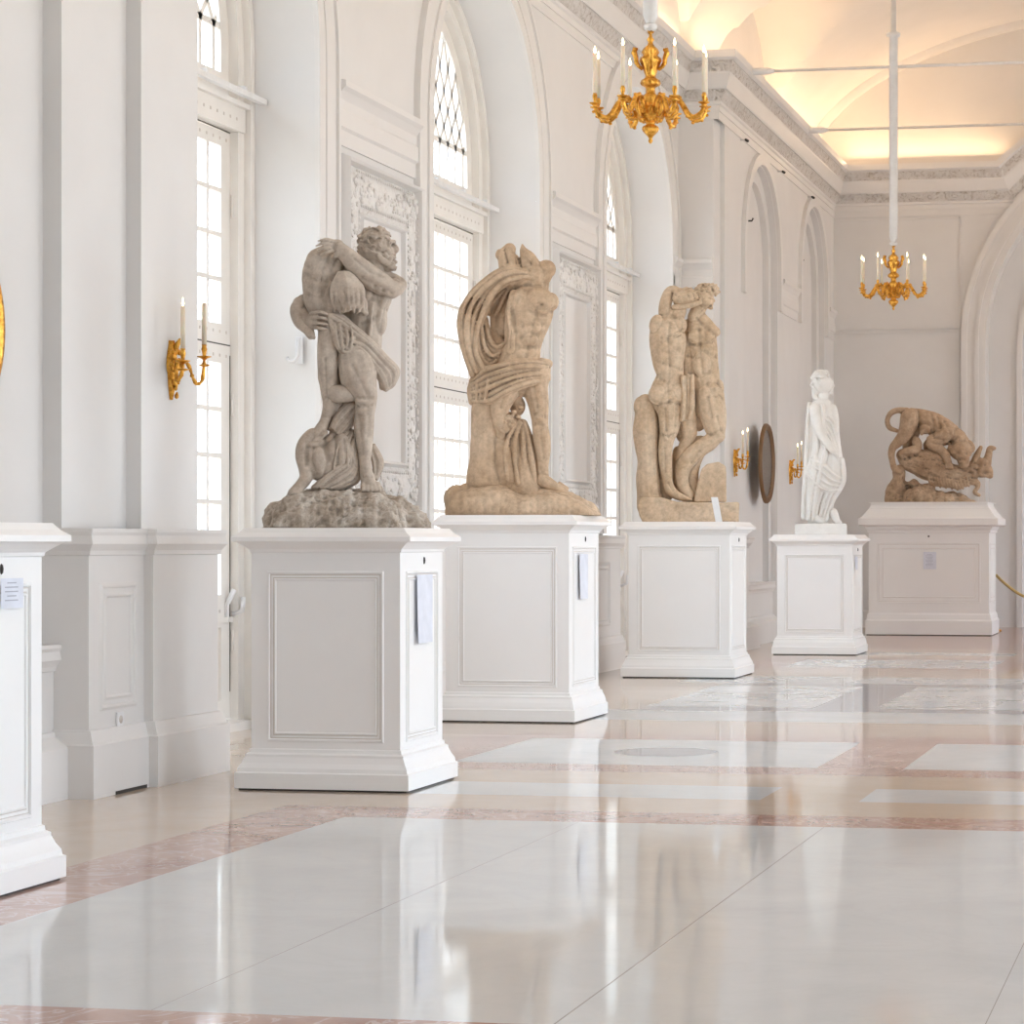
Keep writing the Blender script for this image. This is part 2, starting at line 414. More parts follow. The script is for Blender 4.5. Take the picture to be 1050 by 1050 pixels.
for yc,r,s in NY:
    mb=MB(); arch_band(mb,XN,yc,s,r+.02,r+.18,.06,5.05); struct(mb.build('trim_niche',M['trim']))
IMP=[(0,4.80),(.02,4.80),(.02,4.93),(.045,4.95),(.045,5.08),(.03,5.10),(.03,5.18),(.07,5.24),(.10,5.27),(.10,5.32),(0,5.34)]
piers=[(WY[0]+WR+.45,WY[1]-WR-.45),(WY[1]+WR+.45,WY[2]-WR-.45)]
def rect_frame(mb,X,y0,y1,z0,z1,w,t,m=0):
    # mitred bevelled rectangular frame standing proud of plane x=X
    A=[(y0,z0),(y1,z0),(y1,z1),(y0,z1)]
    prof=[(0,0),(.25*w,.5*t),(.5*w,t),(.8*w,.8*t),(w,0)]
    V=[];k=len(prof)
    for (y,z),(sy,sz) in zip(A,((1,1),(-1,1),(-1,-1),(1,-1))):
        for o,h in prof: V.append((X+h,y+sy*o,z+sz*o))
    F=[(i*k+q,((i+1)%4)*k+q,((i+1)%4)*k+q+1,i*k+q+1) for i in range(4) for q in range(k-1)]
    mb.add(V,F,m)
def relief(mb,y0,y1,z0,z1,w,X,t):
    # carved foliage frame: scattered leaves between two rows of beads
    rnd=random.Random(int(y0*10)); h=w/2
    sides=[((y0+h,z0+h),(y1-h,z0+h)),((y1-h,z0+h),(y1-h,z1-h)),((y1-h,z1-h),(y0+h,z1-h)),((y0+h,z1-h),(y0+h,z0+h))]
    for a,b in sides:
        a=Vector(a);b=Vector(b);L=(b-a).length;d=(b-a).normalized();nn=Vector((-d.y,d.x))
        for i in range(int(L/.024)):
            c=a+d*rnd.uniform(-h*.5,L+h*.5)+nn*rnd.uniform(-.30,.26)*w; r=rnd.uniform(.016,.034)
            mb.sphere((X+t,c.x,c.y),r,3,sc=(.6,rnd.uniform(.6,1.5),rnd.uniform(.6,1.5)))
        for i in range(int(L/.055)):
            for q in (-.40,.38):
                c=a+d*((i+.5)*.055)+nn*(q*w); mb.sphere((X+t*.6,c.x,c.y),.017,3,sc=(.6,1,1))
for i,(a,b) in enumerate(piers):
    mb=MB(); sweep(mb,[(XM,a),(XM,b)],IMP); struct(mb.build('trim_impost',M['trim']))
    fa,fb=a+.10,b-.03
    mb=MB(); mb.box(XM,XM+.03,fa,fb,1.80,4.66)
    fr=struct(mb.build('trim_pier_panel',M['trim']))
    mb=MB(); rect_frame(mb,XM+.03,fa,fb,1.80,4.66,.36,.045); relief(mb,fa,fb,1.80,4.66,.36,XM+.06,.012)
    mb.build('relief_frame',M['stucco'],fr)
    mb=MB(); rect_frame(mb,XM+.03,fa-.07,fb+.02,1.73,4.73,.07,.09); rect_frame(mb,XM+.03,fa+.36,fb-.36,2.16,4.30,.05,.05); mb.build('inner_moulding',M['trim'],fr)
# impost on the far piers and the return by the third window
mb=MB(); sweep(mb,[(XM,WY[2]+WR+.05),(XM,32.30),(-6.66,32.30)],IMP); struct(mb.build('trim_impost',M['trim']))
for a,b in ((37.15,38.65),(41.75,42.5)):
    mb=MB(); sweep(mb,[(XN,a),(XN,b)],[(o*.7,z+.25) for o,z in IMP]); struct(mb.build('trim_impost',M['trim']))
# end wall: sunk panel lines and arch mouldings
mb=MB()
for (x0_,x1_,z0_,z1_) in ((-6.55,-4.36,5.24,7.18),(-6.55,-4.36,.35,5.20)):
    for q in ((x0_,x1_,z1_-.02,z1_),(x1_-.02,x1_,z0_,z1_),(x0_,x1_,z0_,z0_+.02)): mb.box(q[0],q[1],YE-.02,YE,q[2],q[3])
struct(mb.build('trim_end_panel',M['trim']))
mb=MB(); nn=48
def end_band(mb,r0,r1,t,y=YE,sp=AZ):
    P=lambda r:[(AC-r,0)]+[(AC-r*math.cos(PI*i/nn),sp+r*math.sin(PI*i/nn)) for i in range(nn+1)]+[(AC+r,0)]
    A=P(r0);B=P(r1);k=len(A)
    VV=[(a,y,b) for a,b in A]+[(a,y-t,b) for a,b in A]+[(a,y-t,b) for a,b in B]+[(a,y,b) for a,b in B]
    mb.add(VV,[(q*k+i,q*k+i+1,(q+1)*k+i+1,(q+1)*k+i) for i in range(k-1) for q in range(3)])
end_band(mb,AR,AR-.10,.10); end_band(mb,AR-.10,AR-.24,.06); end_band(mb,AR-.24,AR-.30,.09); end_band(mb,AR-.30,AR-.42,.05); end_band(mb,AR-1.02,AR-.92,.06,YE+.55,AZ-.15)
struct(mb.build('trim_end_arch',M['trim']))

# ------------------------------------------------------------------ dado
CAP=[(0,1.44),(.02,1.44),(.03,1.47),(.05,1.50),(.09,1.535),(.09,1.60),(.0,1.61)]
def dado(path,name,shaft=.20,cap=.045,plinth=.26,panels=(),h=1.58,dadocap=True,ends=None,pz=.31):
    mb=MB()
    k=(h/1.58)
    prof=[(0,0),(plinth,0),(plinth,pz),(plinth-.01,pz+.01),(shaft+.03,pz+.06),(shaft+.02,pz+.085),(shaft,pz+.09),(shaft,h-.16),
          (shaft+.015,h-.155),(shaft+.02,h-.13),(shaft+.05,h-.09),(shaft+cap*.8,h-.04),(shaft+cap,h-.02),(shaft+cap,h),(0,h+.005)]
    sweep(mb,path,prof)
    o=struct(mb.build(name,M['trim'])); return o
def groove_panel(name,X,y0,y1,z0,z1,parent):
    mb=MB()
    rect_frame(mb,X,y0,y1,z0,z1,.035,.012); rect_frame(mb,X,y0+.06,y1-.06,z0+.06,z1-.06,.03,.010)
    return mb.build(name,M['trim'],parent)
# near: field of the niche (low), strip 1, strip 2 — one continuous moulded run for the strips
d=dado([(-6.80,YB),(-6.80,13.45)],'trim_dado_low',shaft=.10,cap=.05,plinth=.22,h=.90,pz=.30)
groove_panel('sunk_panel',-6.70,12.2,13.15,.50,.78,d)
d=dado([(-6.82,13.52),(-6.68,13.52),(-6.68,14.27),(XN-.02,14.27),(XN-.02,14.86),(XM+.1,14.86)],'trim_dado_pilaster')
groove_panel('sunk_panel',-6.48,13.46,13.96,.50,1.26,d)
mb=MB(); mb.box(-6.422,-6.417,13.55,13.98,0,.02); mb.box(-6.59,-6.583,12.7,13.0,0,.02); mb.build('vent_gap',M['dark'],d)
for i,(a,b) in enumerate([(WY[0]+WR,WY[1]-WR),(WY[1]+WR,WY[2]-WR)]):
    d=dado([(XM-.3,a),(XM,a),(XM,b),(XM-.3,b)],'trim_dado_pier',shaft=.17,cap=.05,plinth=.22)
    groove_panel('sunk_panel',XM+.17,a+.35,b-.35,.52,1.27,d)
d=dado([(XM-.3,WY[2]+WR),(XM,WY[2]+WR),(XM,32.22),(-6.66,32.22),(-6.66,32.75),(XN,32.75),(XN,33.9),(XN-.19,33.9)],'trim_dado_far',shaft=.10,cap=.08,plinth=.24)
d=dado([(XN-.19,33.9),(XN-.19,37.1)],'trim_dado_low',shaft=.12,cap=.05,plinth=.24,h=.90)
d=dado([(XN-.19,37.1),(XN,37.1),(XN,38.7),(XN-.19,38.7)],'trim_dado_far',shaft=.10,cap=.08,plinth=.24)
d=dado([(XN-.19,38.7),(XN-.19,41.7)],'trim_dado_low',shaft=.12,cap=.05,plinth=.24,h=.90)
mb=MB(); sweep(mb,[(XN-.1,YE),(AC-AR,YE)],[(0,0),(.06,0),(.06,.28),(.04,.31),(0,.31)]); struct(mb.build('baseboard_back',M['trim']))

# ------------------------------------------------------------------ the three great windows
WX=-7.80
def make_window(idx,yc):
    mb=MB()                                     # fixed frame: jambs and arch
    P=lambda r:[(yc-r,0)]+[(yc-r*math.cos(PI*i/36),WS+r*math.sin(PI*i/36)) for i in range(37)]+[(yc+r,0)]
    def band(r0,r1,x0_,x1_):
        A=P(r0);B=P(r1);k=len(A)
        VV=[(x0_,a,b) for a,b in A]+[(x1_,a,b) for a,b in A]+[(x1_,a,b) for a,b in B]+[(x0_,a,b) for a,b in B]
        mb.add(VV,[(q*k+i,q*k+i+1,(q+1)*k+i+1,(q+1)*k+i) for i in range(k-1) for q in range(3)])
    band(WR+.06,WR-.08,-7.95,-7.66); band(WR-.08,WR-.20,-7.95,-7.72)
    mb.box(-7.95,-7.70,yc-1.7,yc+1.7,4.80,5.02)        # transom
    mb.box(-7.93,-7.66,yc-1.7,yc+1.7,4.99,5.03)
    mb.box(-7.95,-7.62,yc-1.7,yc+1.7,0.0,.07)
    root=struct(mb.build('window_%d'%idx,M['joinery']))
    # two casements
    for s in (-1,1):
        mb=MB(); y0,y1=(yc+.02,yc+1.60) if s>0 else (yc-1.60,yc-.02)
        g0,g1=(y0+.16,y1-.18) if s>0 else (y0+.18,y1-.16)
        x0_,x1_=-7.86,-7.79
        mb.box(x0_,x1_,y0,g0,.09,4.78); mb.box(x0_,x1_,g1,y1,.09,4.78)
        rails=[(.09,.24),(.82,1.08),(2.93,3.24),(4.66,4.78)]
        for a,b in rails: mb.box(x0_,x1_,g0,g1,a,b)
        mb.box(x0_+.02,x1_-.025,g0,g1,.24,.82)      # solid foot panel
        mb.box(x1_-.02,x1_+.025,y0,y1,.86,.90)
        for z0_,z1_,nr in ((1.08,2.93,5),(3.24,4.66,4)):
            for i in range(1,5):
                yy=g0+(g1-g0)*i/5; mb.box(x0_+.01,x1_-.005,yy-.021,yy+.021,z0_,z1_)
            for i in range(1,nr):
                zz=z0_+(z1_-z0_)*i/nr; mb.box(x0_+.01,x1_,g0,g1,zz-.018,zz+.018)
        sash=mb.build('casement',M['joinery'],root)
        mb=MB()
        for z0_,z1_ in ((1.08,2.93),(3.24,4.66)): mb.face([(-7.83,g0,z0_),(-7.83,g1,z0_),(-7.83,g1,z1_),(-7.83,g0,z1_)])
        mb.build('pane',M['glass'],sash)
        mb=MB()
        mb.box(x1_,x1_+.002,y0,y1,3.075,3.085)
        mb.box(x1_,x1_+.002,y0,y1,4.787,4.797)
        mb.box(x1_-.003,x1_+.002,(y1-.012 if s>0 else y0),(y1 if s>0 else y0+.012),.3,3.0)
        mb.build('gap_line',M['dark'],sash)
        mb=MB()                                      # pegs in the rails
        for zz in (2.99,3.18,4.72,4.89,.95):
            k=12
            for i in range(k):
                yy=y0+.08+(y1-y0-.16)*i/(k-1); X_=-7.70 if zz==4.89 else x1_
                mb.box(X_-.01,X_+.003,yy-.010,yy+.010,zz-.012,zz+.012)
        mb.build('peg',M['groove'],sash)
        mb=MB()                                      # lift handle bolts
        yy=y1-.09 if s>0 else y0+.09
        mb.tube([(x1_+.01,yy,z) for z in (.86,1.0)]+[(x1_+.07,yy+.01,1.12)],.022,8)
        mb.tube([(x1_+.02,yy+.09,.92),(x1_+.10,yy+.10,.95),(x1_+.11,yy+.10,1.06)],.02,8)
        mb.build('handle',M['socket'],sash)
        mb=MB()
        for zz in (.7,2.6,4.2):
            mb.tube([(x1_+.02,(y1 if s>0 else y0),zz-.09),(x1_+.02,(y1 if s>0 else y0),zz+.09)],.014,6)
        mb.build('hinge',M['joinery'],sash)
    # fanlight: bottom row of upright panes, lattice of crossing curved bars above
    mb=MB(); R=1.44; B0=5.25
    x0_,x1_=-7.86,-7.80
    P2=lambda r:[(yc-r,B0)]+[(yc-r*math.cos(PI*i/36),WS+r*math.sin(PI*i/36)) for i in range(37)]+[(yc+r,B0)]
    A=P2(1.60);Bq=P2(R);k=len(A)
    VV=[(x0_,a,b) for a,b in A]+[(x1_,a,b) for a,b in A]+[(x1_,a,b) for a,b in Bq]+[(x0_,a,b) for a,b in Bq]
    mb.add(VV,[(q*k+i,q*k+i+1,(q+1)*k+i+1,(q+1)*k+i) for i in range(k-1) for q in range(3)])
    mb.box(x0_,x1_,yc-1.62,yc+1.62,5.02,B0)
    def inside(y,z): return (z>=B0 and abs(y-yc)<=R and (z<WS or math.hypot(y-yc,z-WS)<=R))
    def bar(pts,w=.026):
        for a,b in zip(pts[:-1],pts[1:]):
            if inside(*a) and inside(*b):
                d_=Vector((b[0]-a[0],b[1]-a[1])).normalized(); nn_=Vector((-d_.y,d_.x))*w
                Q=[(a[0]-nn_.x,a[1]-nn_.y),(b[0]-nn_.x,b[1]-nn_.y),(b[0]+nn_.x,b[1]+nn_.y),(a[0]+nn_.x,a[1]+nn_.y)]
                mb.add([(x0_+.01,q[0],q[1]) for q in Q]+[(x1_-.005,q[0],q[1]) for q in Q],[(0,1,2,3),(4,5,6,7),(0,1,5,4),(2,3,7,6)])
    for i in range(-5,6): bar([(yc+i*.262,B0),(yc+i*.262,5.62)])
    bar([(yc-R*.99,5.62),(yc,5.62)],.026); bar([(yc,5.62),(yc+R*.99,5.62)],.026)
    for i in range(-11,12):                       # crossing arcs
        for s in (-1,1):
            pts=[]
            for q in range(21):
                t=q/20; z=5.62+t*1.3; pts.append((yc+i*.262+s*(t*.72+.10*math.sin(PI*t)),z))
            # refine clip by short pieces
            bar(pts)
    fan=mb.build('fanlight',M['joinery'],root)
    mb=MB(); A=P2(R); mb.face([(-7.83,a,b) for a,b in A]); mb.build('pane',M['glass'],fan)
    # curtain pole
    mb=MB(); mb.box(-7.60,-7.55,yc-WR+.01,yc+WR-.01,5.04,5.085)
    for q in (-1.2,-.3,.6,1.35): mb.box(-7.62,-7.56,yc+q,yc+q+.05,5.085,5.12)
    mb.build('curtain_rail',M['white_metal'],root)
    return root
for i,yc in enumerate(WY): make_window(i+1,yc)
# ------------------------------------------------------------------ pedestals
def pedestal(label,cx,cy,W,D,H,shaft,big=False):
    """W,D base size, shaft = shaft width inset from the base"""
    t=thing('pedestal',label,'pedestal',(cx,cy,0),0,'white panelled pedestals')
    hw,hd=W/2,D/2; e=shaft
    def ring(prof,name,mat='pedestal',bev=0):
        mb=MB(); path=[(-hw+e,-hd+e),(hw-e,-hd+e),(hw-e,hd-e),(-hw+e,hd-e)]
        sweep(mb,path,prof,closed=True)
        o=mb.build(name,M[mat],t); return o
    # path runs so that negative offset = outward
    sh=.11 if not big else .26
    if not big:
        base=[(-.02,.012),(e,.012),(e,.105),(e-.012,.112),(e-.015,.135),(.045,.165),(.03,.20),(.03,.215),(.012,.225),(.010,.245),(0,.25),(-.02,.25)]
        cap=[(-.02,H-.15),(0,H-.15),(.008,H-.145),(.012,H-.13),(.03,H-.115),(.058,H-.095),(.07,H-.088),(.095,H-.082),(.095,H-.055),(.06,H-.03),(.045,H-.012),(.035,H),(-.2,H)]
        pz0,pz1=.29,H-.26; pm=.10
    else:
        base=[(-.02,.012),(e,.012),(e,.23),(e-.02,.26),(.03,.27),(.02,.33),(0,.36),(-.02,.36)]
        cap=[(-.02,H-.50),(0,H-.50),(.02,H-.49),(.02,H-.46),(.05,H-.42),(.05,H-.40),(.15,H-.37),(.15,H-.27),(.10,H-.24),(.03,H-.15),(-.02,H-.08),(-.03,H-.05),(-.03,H),(-.2,H)]
        pz0,pz1=.52,H-.66; pm=.14
    ring(base,'base_moulding'); 
    c=ring(cap,'cap')
    mb=MB(); mb.box(-hw+e-.001,hw-e+.001,-hd+e-.001,hd-e+.001,H-.012,H-.004)
    mb.build('top_board',M['pedestal'],t)
    mb=MB(); mb.box(-hw+e,hw-e,-hd+e,hd-e,.2,H-.10); s=mb.build('shaft',M['pedestal'],t)
    mb=MB(); mb.box(-hw+.02,hw-.02,-hd+.02,hd-.02,0,.013); mb.build('shadow_gap',M['dark'],t)
    # thin raised mouldings framing a panel, on the four faces
    fw=.016
    for k,(half,other) in enumerate(((hw-e,hd-e),(hd-e,hw-e),(hw-e,hd-e),(hd-e,hw-e))):
        mb=MB(); a0,a1=-half+pm,half-pm
        def P(u,z,o):
            return [(u,-other-o,z),(other+o,u,z),(-u,other+o,z),(-other-o,-u,z)][k]
        for ins,w_,h_ in ((0,.022,.010),(.045 if not big else .09,.016,.007)):
            q=[(a0+ins,pz0+ins),(a1-ins,pz0+ins),(a1-ins,pz1-ins),(a0+ins,pz1-ins)]
            prof=[(0,-.002),(w_*.3,h_),(w_*.7,h_),(w_,-.002)]
            V=[P(u+sx*o,z+sz*o,h) for (u,z),(sx,sz) in zip(q,((1,1),(-1,1),(-1,-1),(1,-1))) for o,h in prof]
            mb.add(V,[(i*4+j,((i+1)%4)*4+j,((i+1)%4)*4+j+1,i*4+j+1) for i in range(4) for j in range(3)])
        f=mb.build('panel_moulding',M['pedestal'],t)
        mb=MB(); g=.004
        for ins in (.0225,(.045 if not big else .09)-.004):
            q=[(a0+ins,pz0+ins),(a1-ins,pz0+ins),(a1-ins,pz1-ins),(a0+ins,pz1-ins)]
            V=[P(u+sx*o,z+sz*o,.0012) for (u,z),(sx,sz) in zip(q,((1,1),(-1,1),(-1,-1),(1,-1))) for o in (0,g)]
            mb.add(V,[(i*2,((i+1)%4)*2,((i+1)%4)*2+1,i*2+1) for i in range(4)])
        mb.build('groove',M['groove'],f)
    mb=MB()
    if big: mb.sphere((-.0,-hd+e-.004,H-.555),.016,4)
    else: mb.sphere((hw-e+.002,.04,H-.20),.02,4,sc=(.4,.6,1.2))
    mb.build('keyhole',M['dark'],t)
    return t
PED=[ # label, right-front corner (x,y), W, D, H, e
 ('white panelled pedestal at the left edge with no statue in view',-5.03,9.15,1.10,.97,1.585,.078),
 ('white panelled pedestal under the bearded man statue, beige shaded front',-4.732,13.93,1.10,.97,1.587,.078),
 ('white panelled pedestal under the statue with the swirling cloak',-5.20,19.54,1.20,1.12,1.727,.068),
 ('white panelled pedestal under the pair of standing youths',-5.18,26.28,1.29,1.15,1.727,.075),
 ('smaller white panelled pedestal under the white robed woman',-4.665,31.98,1.14,1.10,1.600,.064)]
PC=[]
for lb,xr,yf,W,D,H,e in PED:
    pedestal(lb,xr-W/2,yf+D/2,W,D,H,e); PC.append((xr-W/2,yf+D/2,H))
pedestal('wide beige pedestal with tall moulded cap under the animal combat statue',-3.50-2.05/2,39.06+.65,2.05,1.3,2.15,.05,True)
PC.append((-3.50-2.05/2,39.06+.65,2.15))

# ------------------------------------------------------------------ paper notices, signs
def notice(label,x,y,z,w,h,axis,curl=0.0,lines=8):
    t=thing('paper_notice',label,'notice',(x,y,z),0,'paper notices on the pedestals')
    mb=MB(); n=8; V=[];F=[]
    for i in range(n+1):
        u=i/n
        for j in (0,1):
            q=(j-.5)*w; off=.003+curl*(u**2)*(1-j)
            V.append((off,q,-u*h) if axis=='x' else (q,-off,-u*h))
    for i in range(n): F.append((2*i,2*i+1,2*i+3,2*i+2))
    mb.add(V,F,0,True); s=mb.build('sheet',M['paper'],t)
    mb=MB()
    for i in range(lines):
        zz=-h*(.14+.72*i/lines); L=w*(.32 if i%3 else .22)
        if axis=='x':
            mb.box(.004+curl*.3,.0045+curl*.3,-L,L*.8,zz-.004,zz+.001) if curl==0 else None
        else: mb.box(-L,L*.8,-.0045,-.004,zz-.004,zz+.001)
    if curl==0: mb.build('print',M['ink'],s)
    return t
def side_x(i): return PC[i][0]+PED[i][3]/2-PED[i][6]+.012
notice('small printed sheet on the side of the pedestal at the left edge',side_x(0)+.002,9.74,1.345,.20,.13,'x',0,5)
notice('tall pale paper sheet curling off the side of the nearest full pedestal',side_x(1)+.004,14.42,1.30,.30,.42,'x',.010)
notice('tall paper sheet on the side of the pedestal below the swirling cloak statue',side_x(2)+.004,20.02,1.40,.28,.38,'x',.010)
notice('narrow paper sheet on the side of the white woman statue pedestal',side_x(4)+.004,32.30,1.31,.25,.18,'x',.01)
notice('small bluish sheet on the front of the wide beige pedestal',PC[5][0]+.02,39.06+.030,1.345,.21,.28,'y',0,9)
def sign(label,x,y,z,w,h,rz,tilt):
    t=thing('label_stand',label,'sign',(x,y,z),rz)
    mb=MB(); mb.add([(-w/2,0,0),(w/2,0,0),(w/2-tilt,.03,h),(-w/2-tilt,.03,h),(-w/2,.012,0),(w/2,.012,0),(w/2-tilt,.042,h),(-w/2-tilt,.042,h)],[(0,1,2,3),(4,5,6,7),(0,1,5,4),(1,2,6,5),(2,3,7,6),(3,0,4,7)])
    mb.build('plate',M['acrylic'],t)
    mb=MB(); mb.box(-w/2,w/2,-.01,.10,0,.012); mb.build('foot',M['acrylic'],t)
    return t
sign('small white label stand leaning before the pair of youths',-5.37,26.34,1.727,.075,.27,.2,.05)

# ------------------------------------------------------------------ chandeliers
def u(v): return v/6.18*.00759
def chandelier(label,x,y,ztop_anchor,z_tip=4.62,rz=0):
    # local origin at the lowest tip
    t=thing('chandelier',label,'chandelier',(x,y,z_tip),math.radians(rz),'gilt candle chandeliers')
    prof=[(2,0),(9,8),(14,20),(9,32),(14,42),(20,50),(44,78),(50,95),(40,112),(24,124),(34,135),(60,150),(82,175),(88,205),(80,232),(52,250),(44,265),(50,285),(44,305),(28,320),(26,345),(30,358),(52,368),(60,385),(52,405),(32,418),(30,430),(42,470),(58,510),(66,525),(60,545),(42,560),(52,580),(40,605),(18,625),(14,645),(22,660),(10,680),(8,700),(16,712)]
    mb=MB(); mb.lathe([(u(r),u(z)) for r,z in prof],n=24,lobes=8,amp=.10)
    for k in range(4):      # scroll handles on the urn shoulder
        a=PI/2*k+.06; c,s=math.cos(a),math.sin(a)
        pts=[(50,470),(74,490),(90,515),(92,545),(104,575),(98,600),(80,598)]
        hb=MB(); hb.tube([(u(r)*c,u(r)*s,u(z)) for r,z in pts],[u(v) for v in (10,13,15,15,19,18,9)],6); hb.build('scroll_handle',M['gold'],t)
    for k in range(8):      # leaf bosses around the belly
        a=PI/4*k; c,s=math.cos(a),math.sin(a)
        mb.sphere((u(84)*c,u(84)*s,u(205)),u(26),4,sc=(.7,.7,1.3)); mb.sphere((u(60)*c,u(60)*s,u(150)),u(16),4)
        mb.sphere((u(42)*c,u(42)*s,u(95)),u(14),4,sc=(.8,.8,1.4)); mb.sphere((u(56)*c,u(56)*s,u(527)),u(13),4)
    mb.tube([(u(r)*math.cos(.1*r),u(r)*math.sin(.1*r),u(705)) for r in (0,10)],u(4),5)
    for k in range(5):
        a=2*PI*k/5; mb.tube([(u(14)*math.cos(a),u(14)*math.sin(a),u(700)),(u(20)*math.cos(a),u(20)*math.sin(a),u(722))],[u(5),u(3)],5)
    mb.build('stem',M['gold'],t)
    for a in [18,65,119,172,200,248,298,352]:
        a=math.radians(-a); c,s=math.cos(a),math.sin(a)
        Q=lambda r,z,w=0:(u(r)*c-u(w)*s,u(r)*s+u(w)*c,u(z))
        mb=MB()
        key=[(60,190),(95,235),(125,272),(158,282),(192,268),(222,222),(250,180),(285,158),(322,170),(346,200),(354,240)]
        # smooth spline through the key points
        pts=[]
        for i in range(len(key)-1):
            p0=key[max(i-1,0)];p1=key[i];p2=key[i+1];p3=key[min(i+2,len(key)-1)]
            for q in range(3):
                tt=q/3; pts.append(tuple(.5*((2*p1[k])+(-p0[k]+p2[k])*tt+(2*p0[k]-5*p1[k]+4*p2[k]-p3[k])*tt*tt+(-p0[k]+3*p1[k]-3*p2[k]+p3[k])*tt**3) for k in (0,1)))
        pts.append(key[-1])
        mb.tube([Q(*p) for p in pts],[u(18-3*math.sin(i*.4)**2) for i in range(len(pts))],7)
        sc=[(160,262),(172,232),(165,195),(140,165),(112,160),(98,180),(106,205),(122,200)]
        mb.tube([Q(*p) for p in sc],[u(v) for v in (10,12,11,11,11,10,8,5)],6)
        sc=[(70,215),(85,265),(110,285),(128,262),(118,240)]
        mb.tube([Q(*p) for p in sc],[u(v) for v in (12,12,11,9,5)],6)
        for r,z in ((235,182),(272,142),(330,158),(362,192),(196,284),(142,296),(212,252),(352,222)):
            mb.sphere(Q(r,z),u(13),3,sc=(1,1,.8))
        arm=mb.build('arm',M['gold'],t)
        mb=MB(); cx_,cy_,_=Q(354,0)
        mb.lathe([(u(6),u(226)),(u(20),u(236)),(u(36),u(244)),(u(37),u(248)),(u(8),u(252)),(u(10),u(264)),(u(14),u(276)),(u(16),u(296)),(u(11),u(304)),(u(13),u(314))],(cx_,cy_,0),14)
        mb.lathe([(u(6),u(209)),(u(30),u(218)),(u(31),u(222)),(u(6),u(226))],(cx_,cy_,0),14)
        mb.build('drip_pan',M['gold'],arm)
        mb=MB(); mb.lathe([(u(14),u(309)),(u(13),u(554)),(u(4),u(560))],(cx_,cy_,0),10); mb.build('candle',M['wax'],arm)
        mb=MB(); mb.lathe([(u(3),u(559)),(u(9),u(570)),(u(7),u(586)),(u(1),u(608))],(cx_,cy_,0),8); mb.build('flame_bulb',M['flame'],arm)
    L=ztop_anchor-z_tip
    mb=MB(); zc=u(712)
    mb.lathe([(u(10),zc),(u(34),zc+u(8)),(u(44),zc+u(30)),(u(40),zc+u(44)),(u(26),zc+u(46)),(u(26),zc+.02)],n=16); 
    mb.lathe([(.028,zc+.05),(.055,zc+.12),(.056,3.72),(.09,3.73),(.09,3.78),(.035,3.80),(.03,L)],n=16,lobes=8,amp=.06)
    mb.build('suspension_tube',M['white_metal'],t)
    mb=MB(); mb.lathe([(.03,L-.12),(.16,L-.05),(.18,L+.02)],n=18); mb.build('ceiling_rose',M['white_metal'],t)
    return t
chandelier('nearer and larger gilt chandelier with lit candles, at top centre',-4.315,18.5,10.28,4.60,13.1)
chandelier('farther gilt chandelier on a long white tube before the end wall',-4.30,33.0,10.28,4.66,7.4)

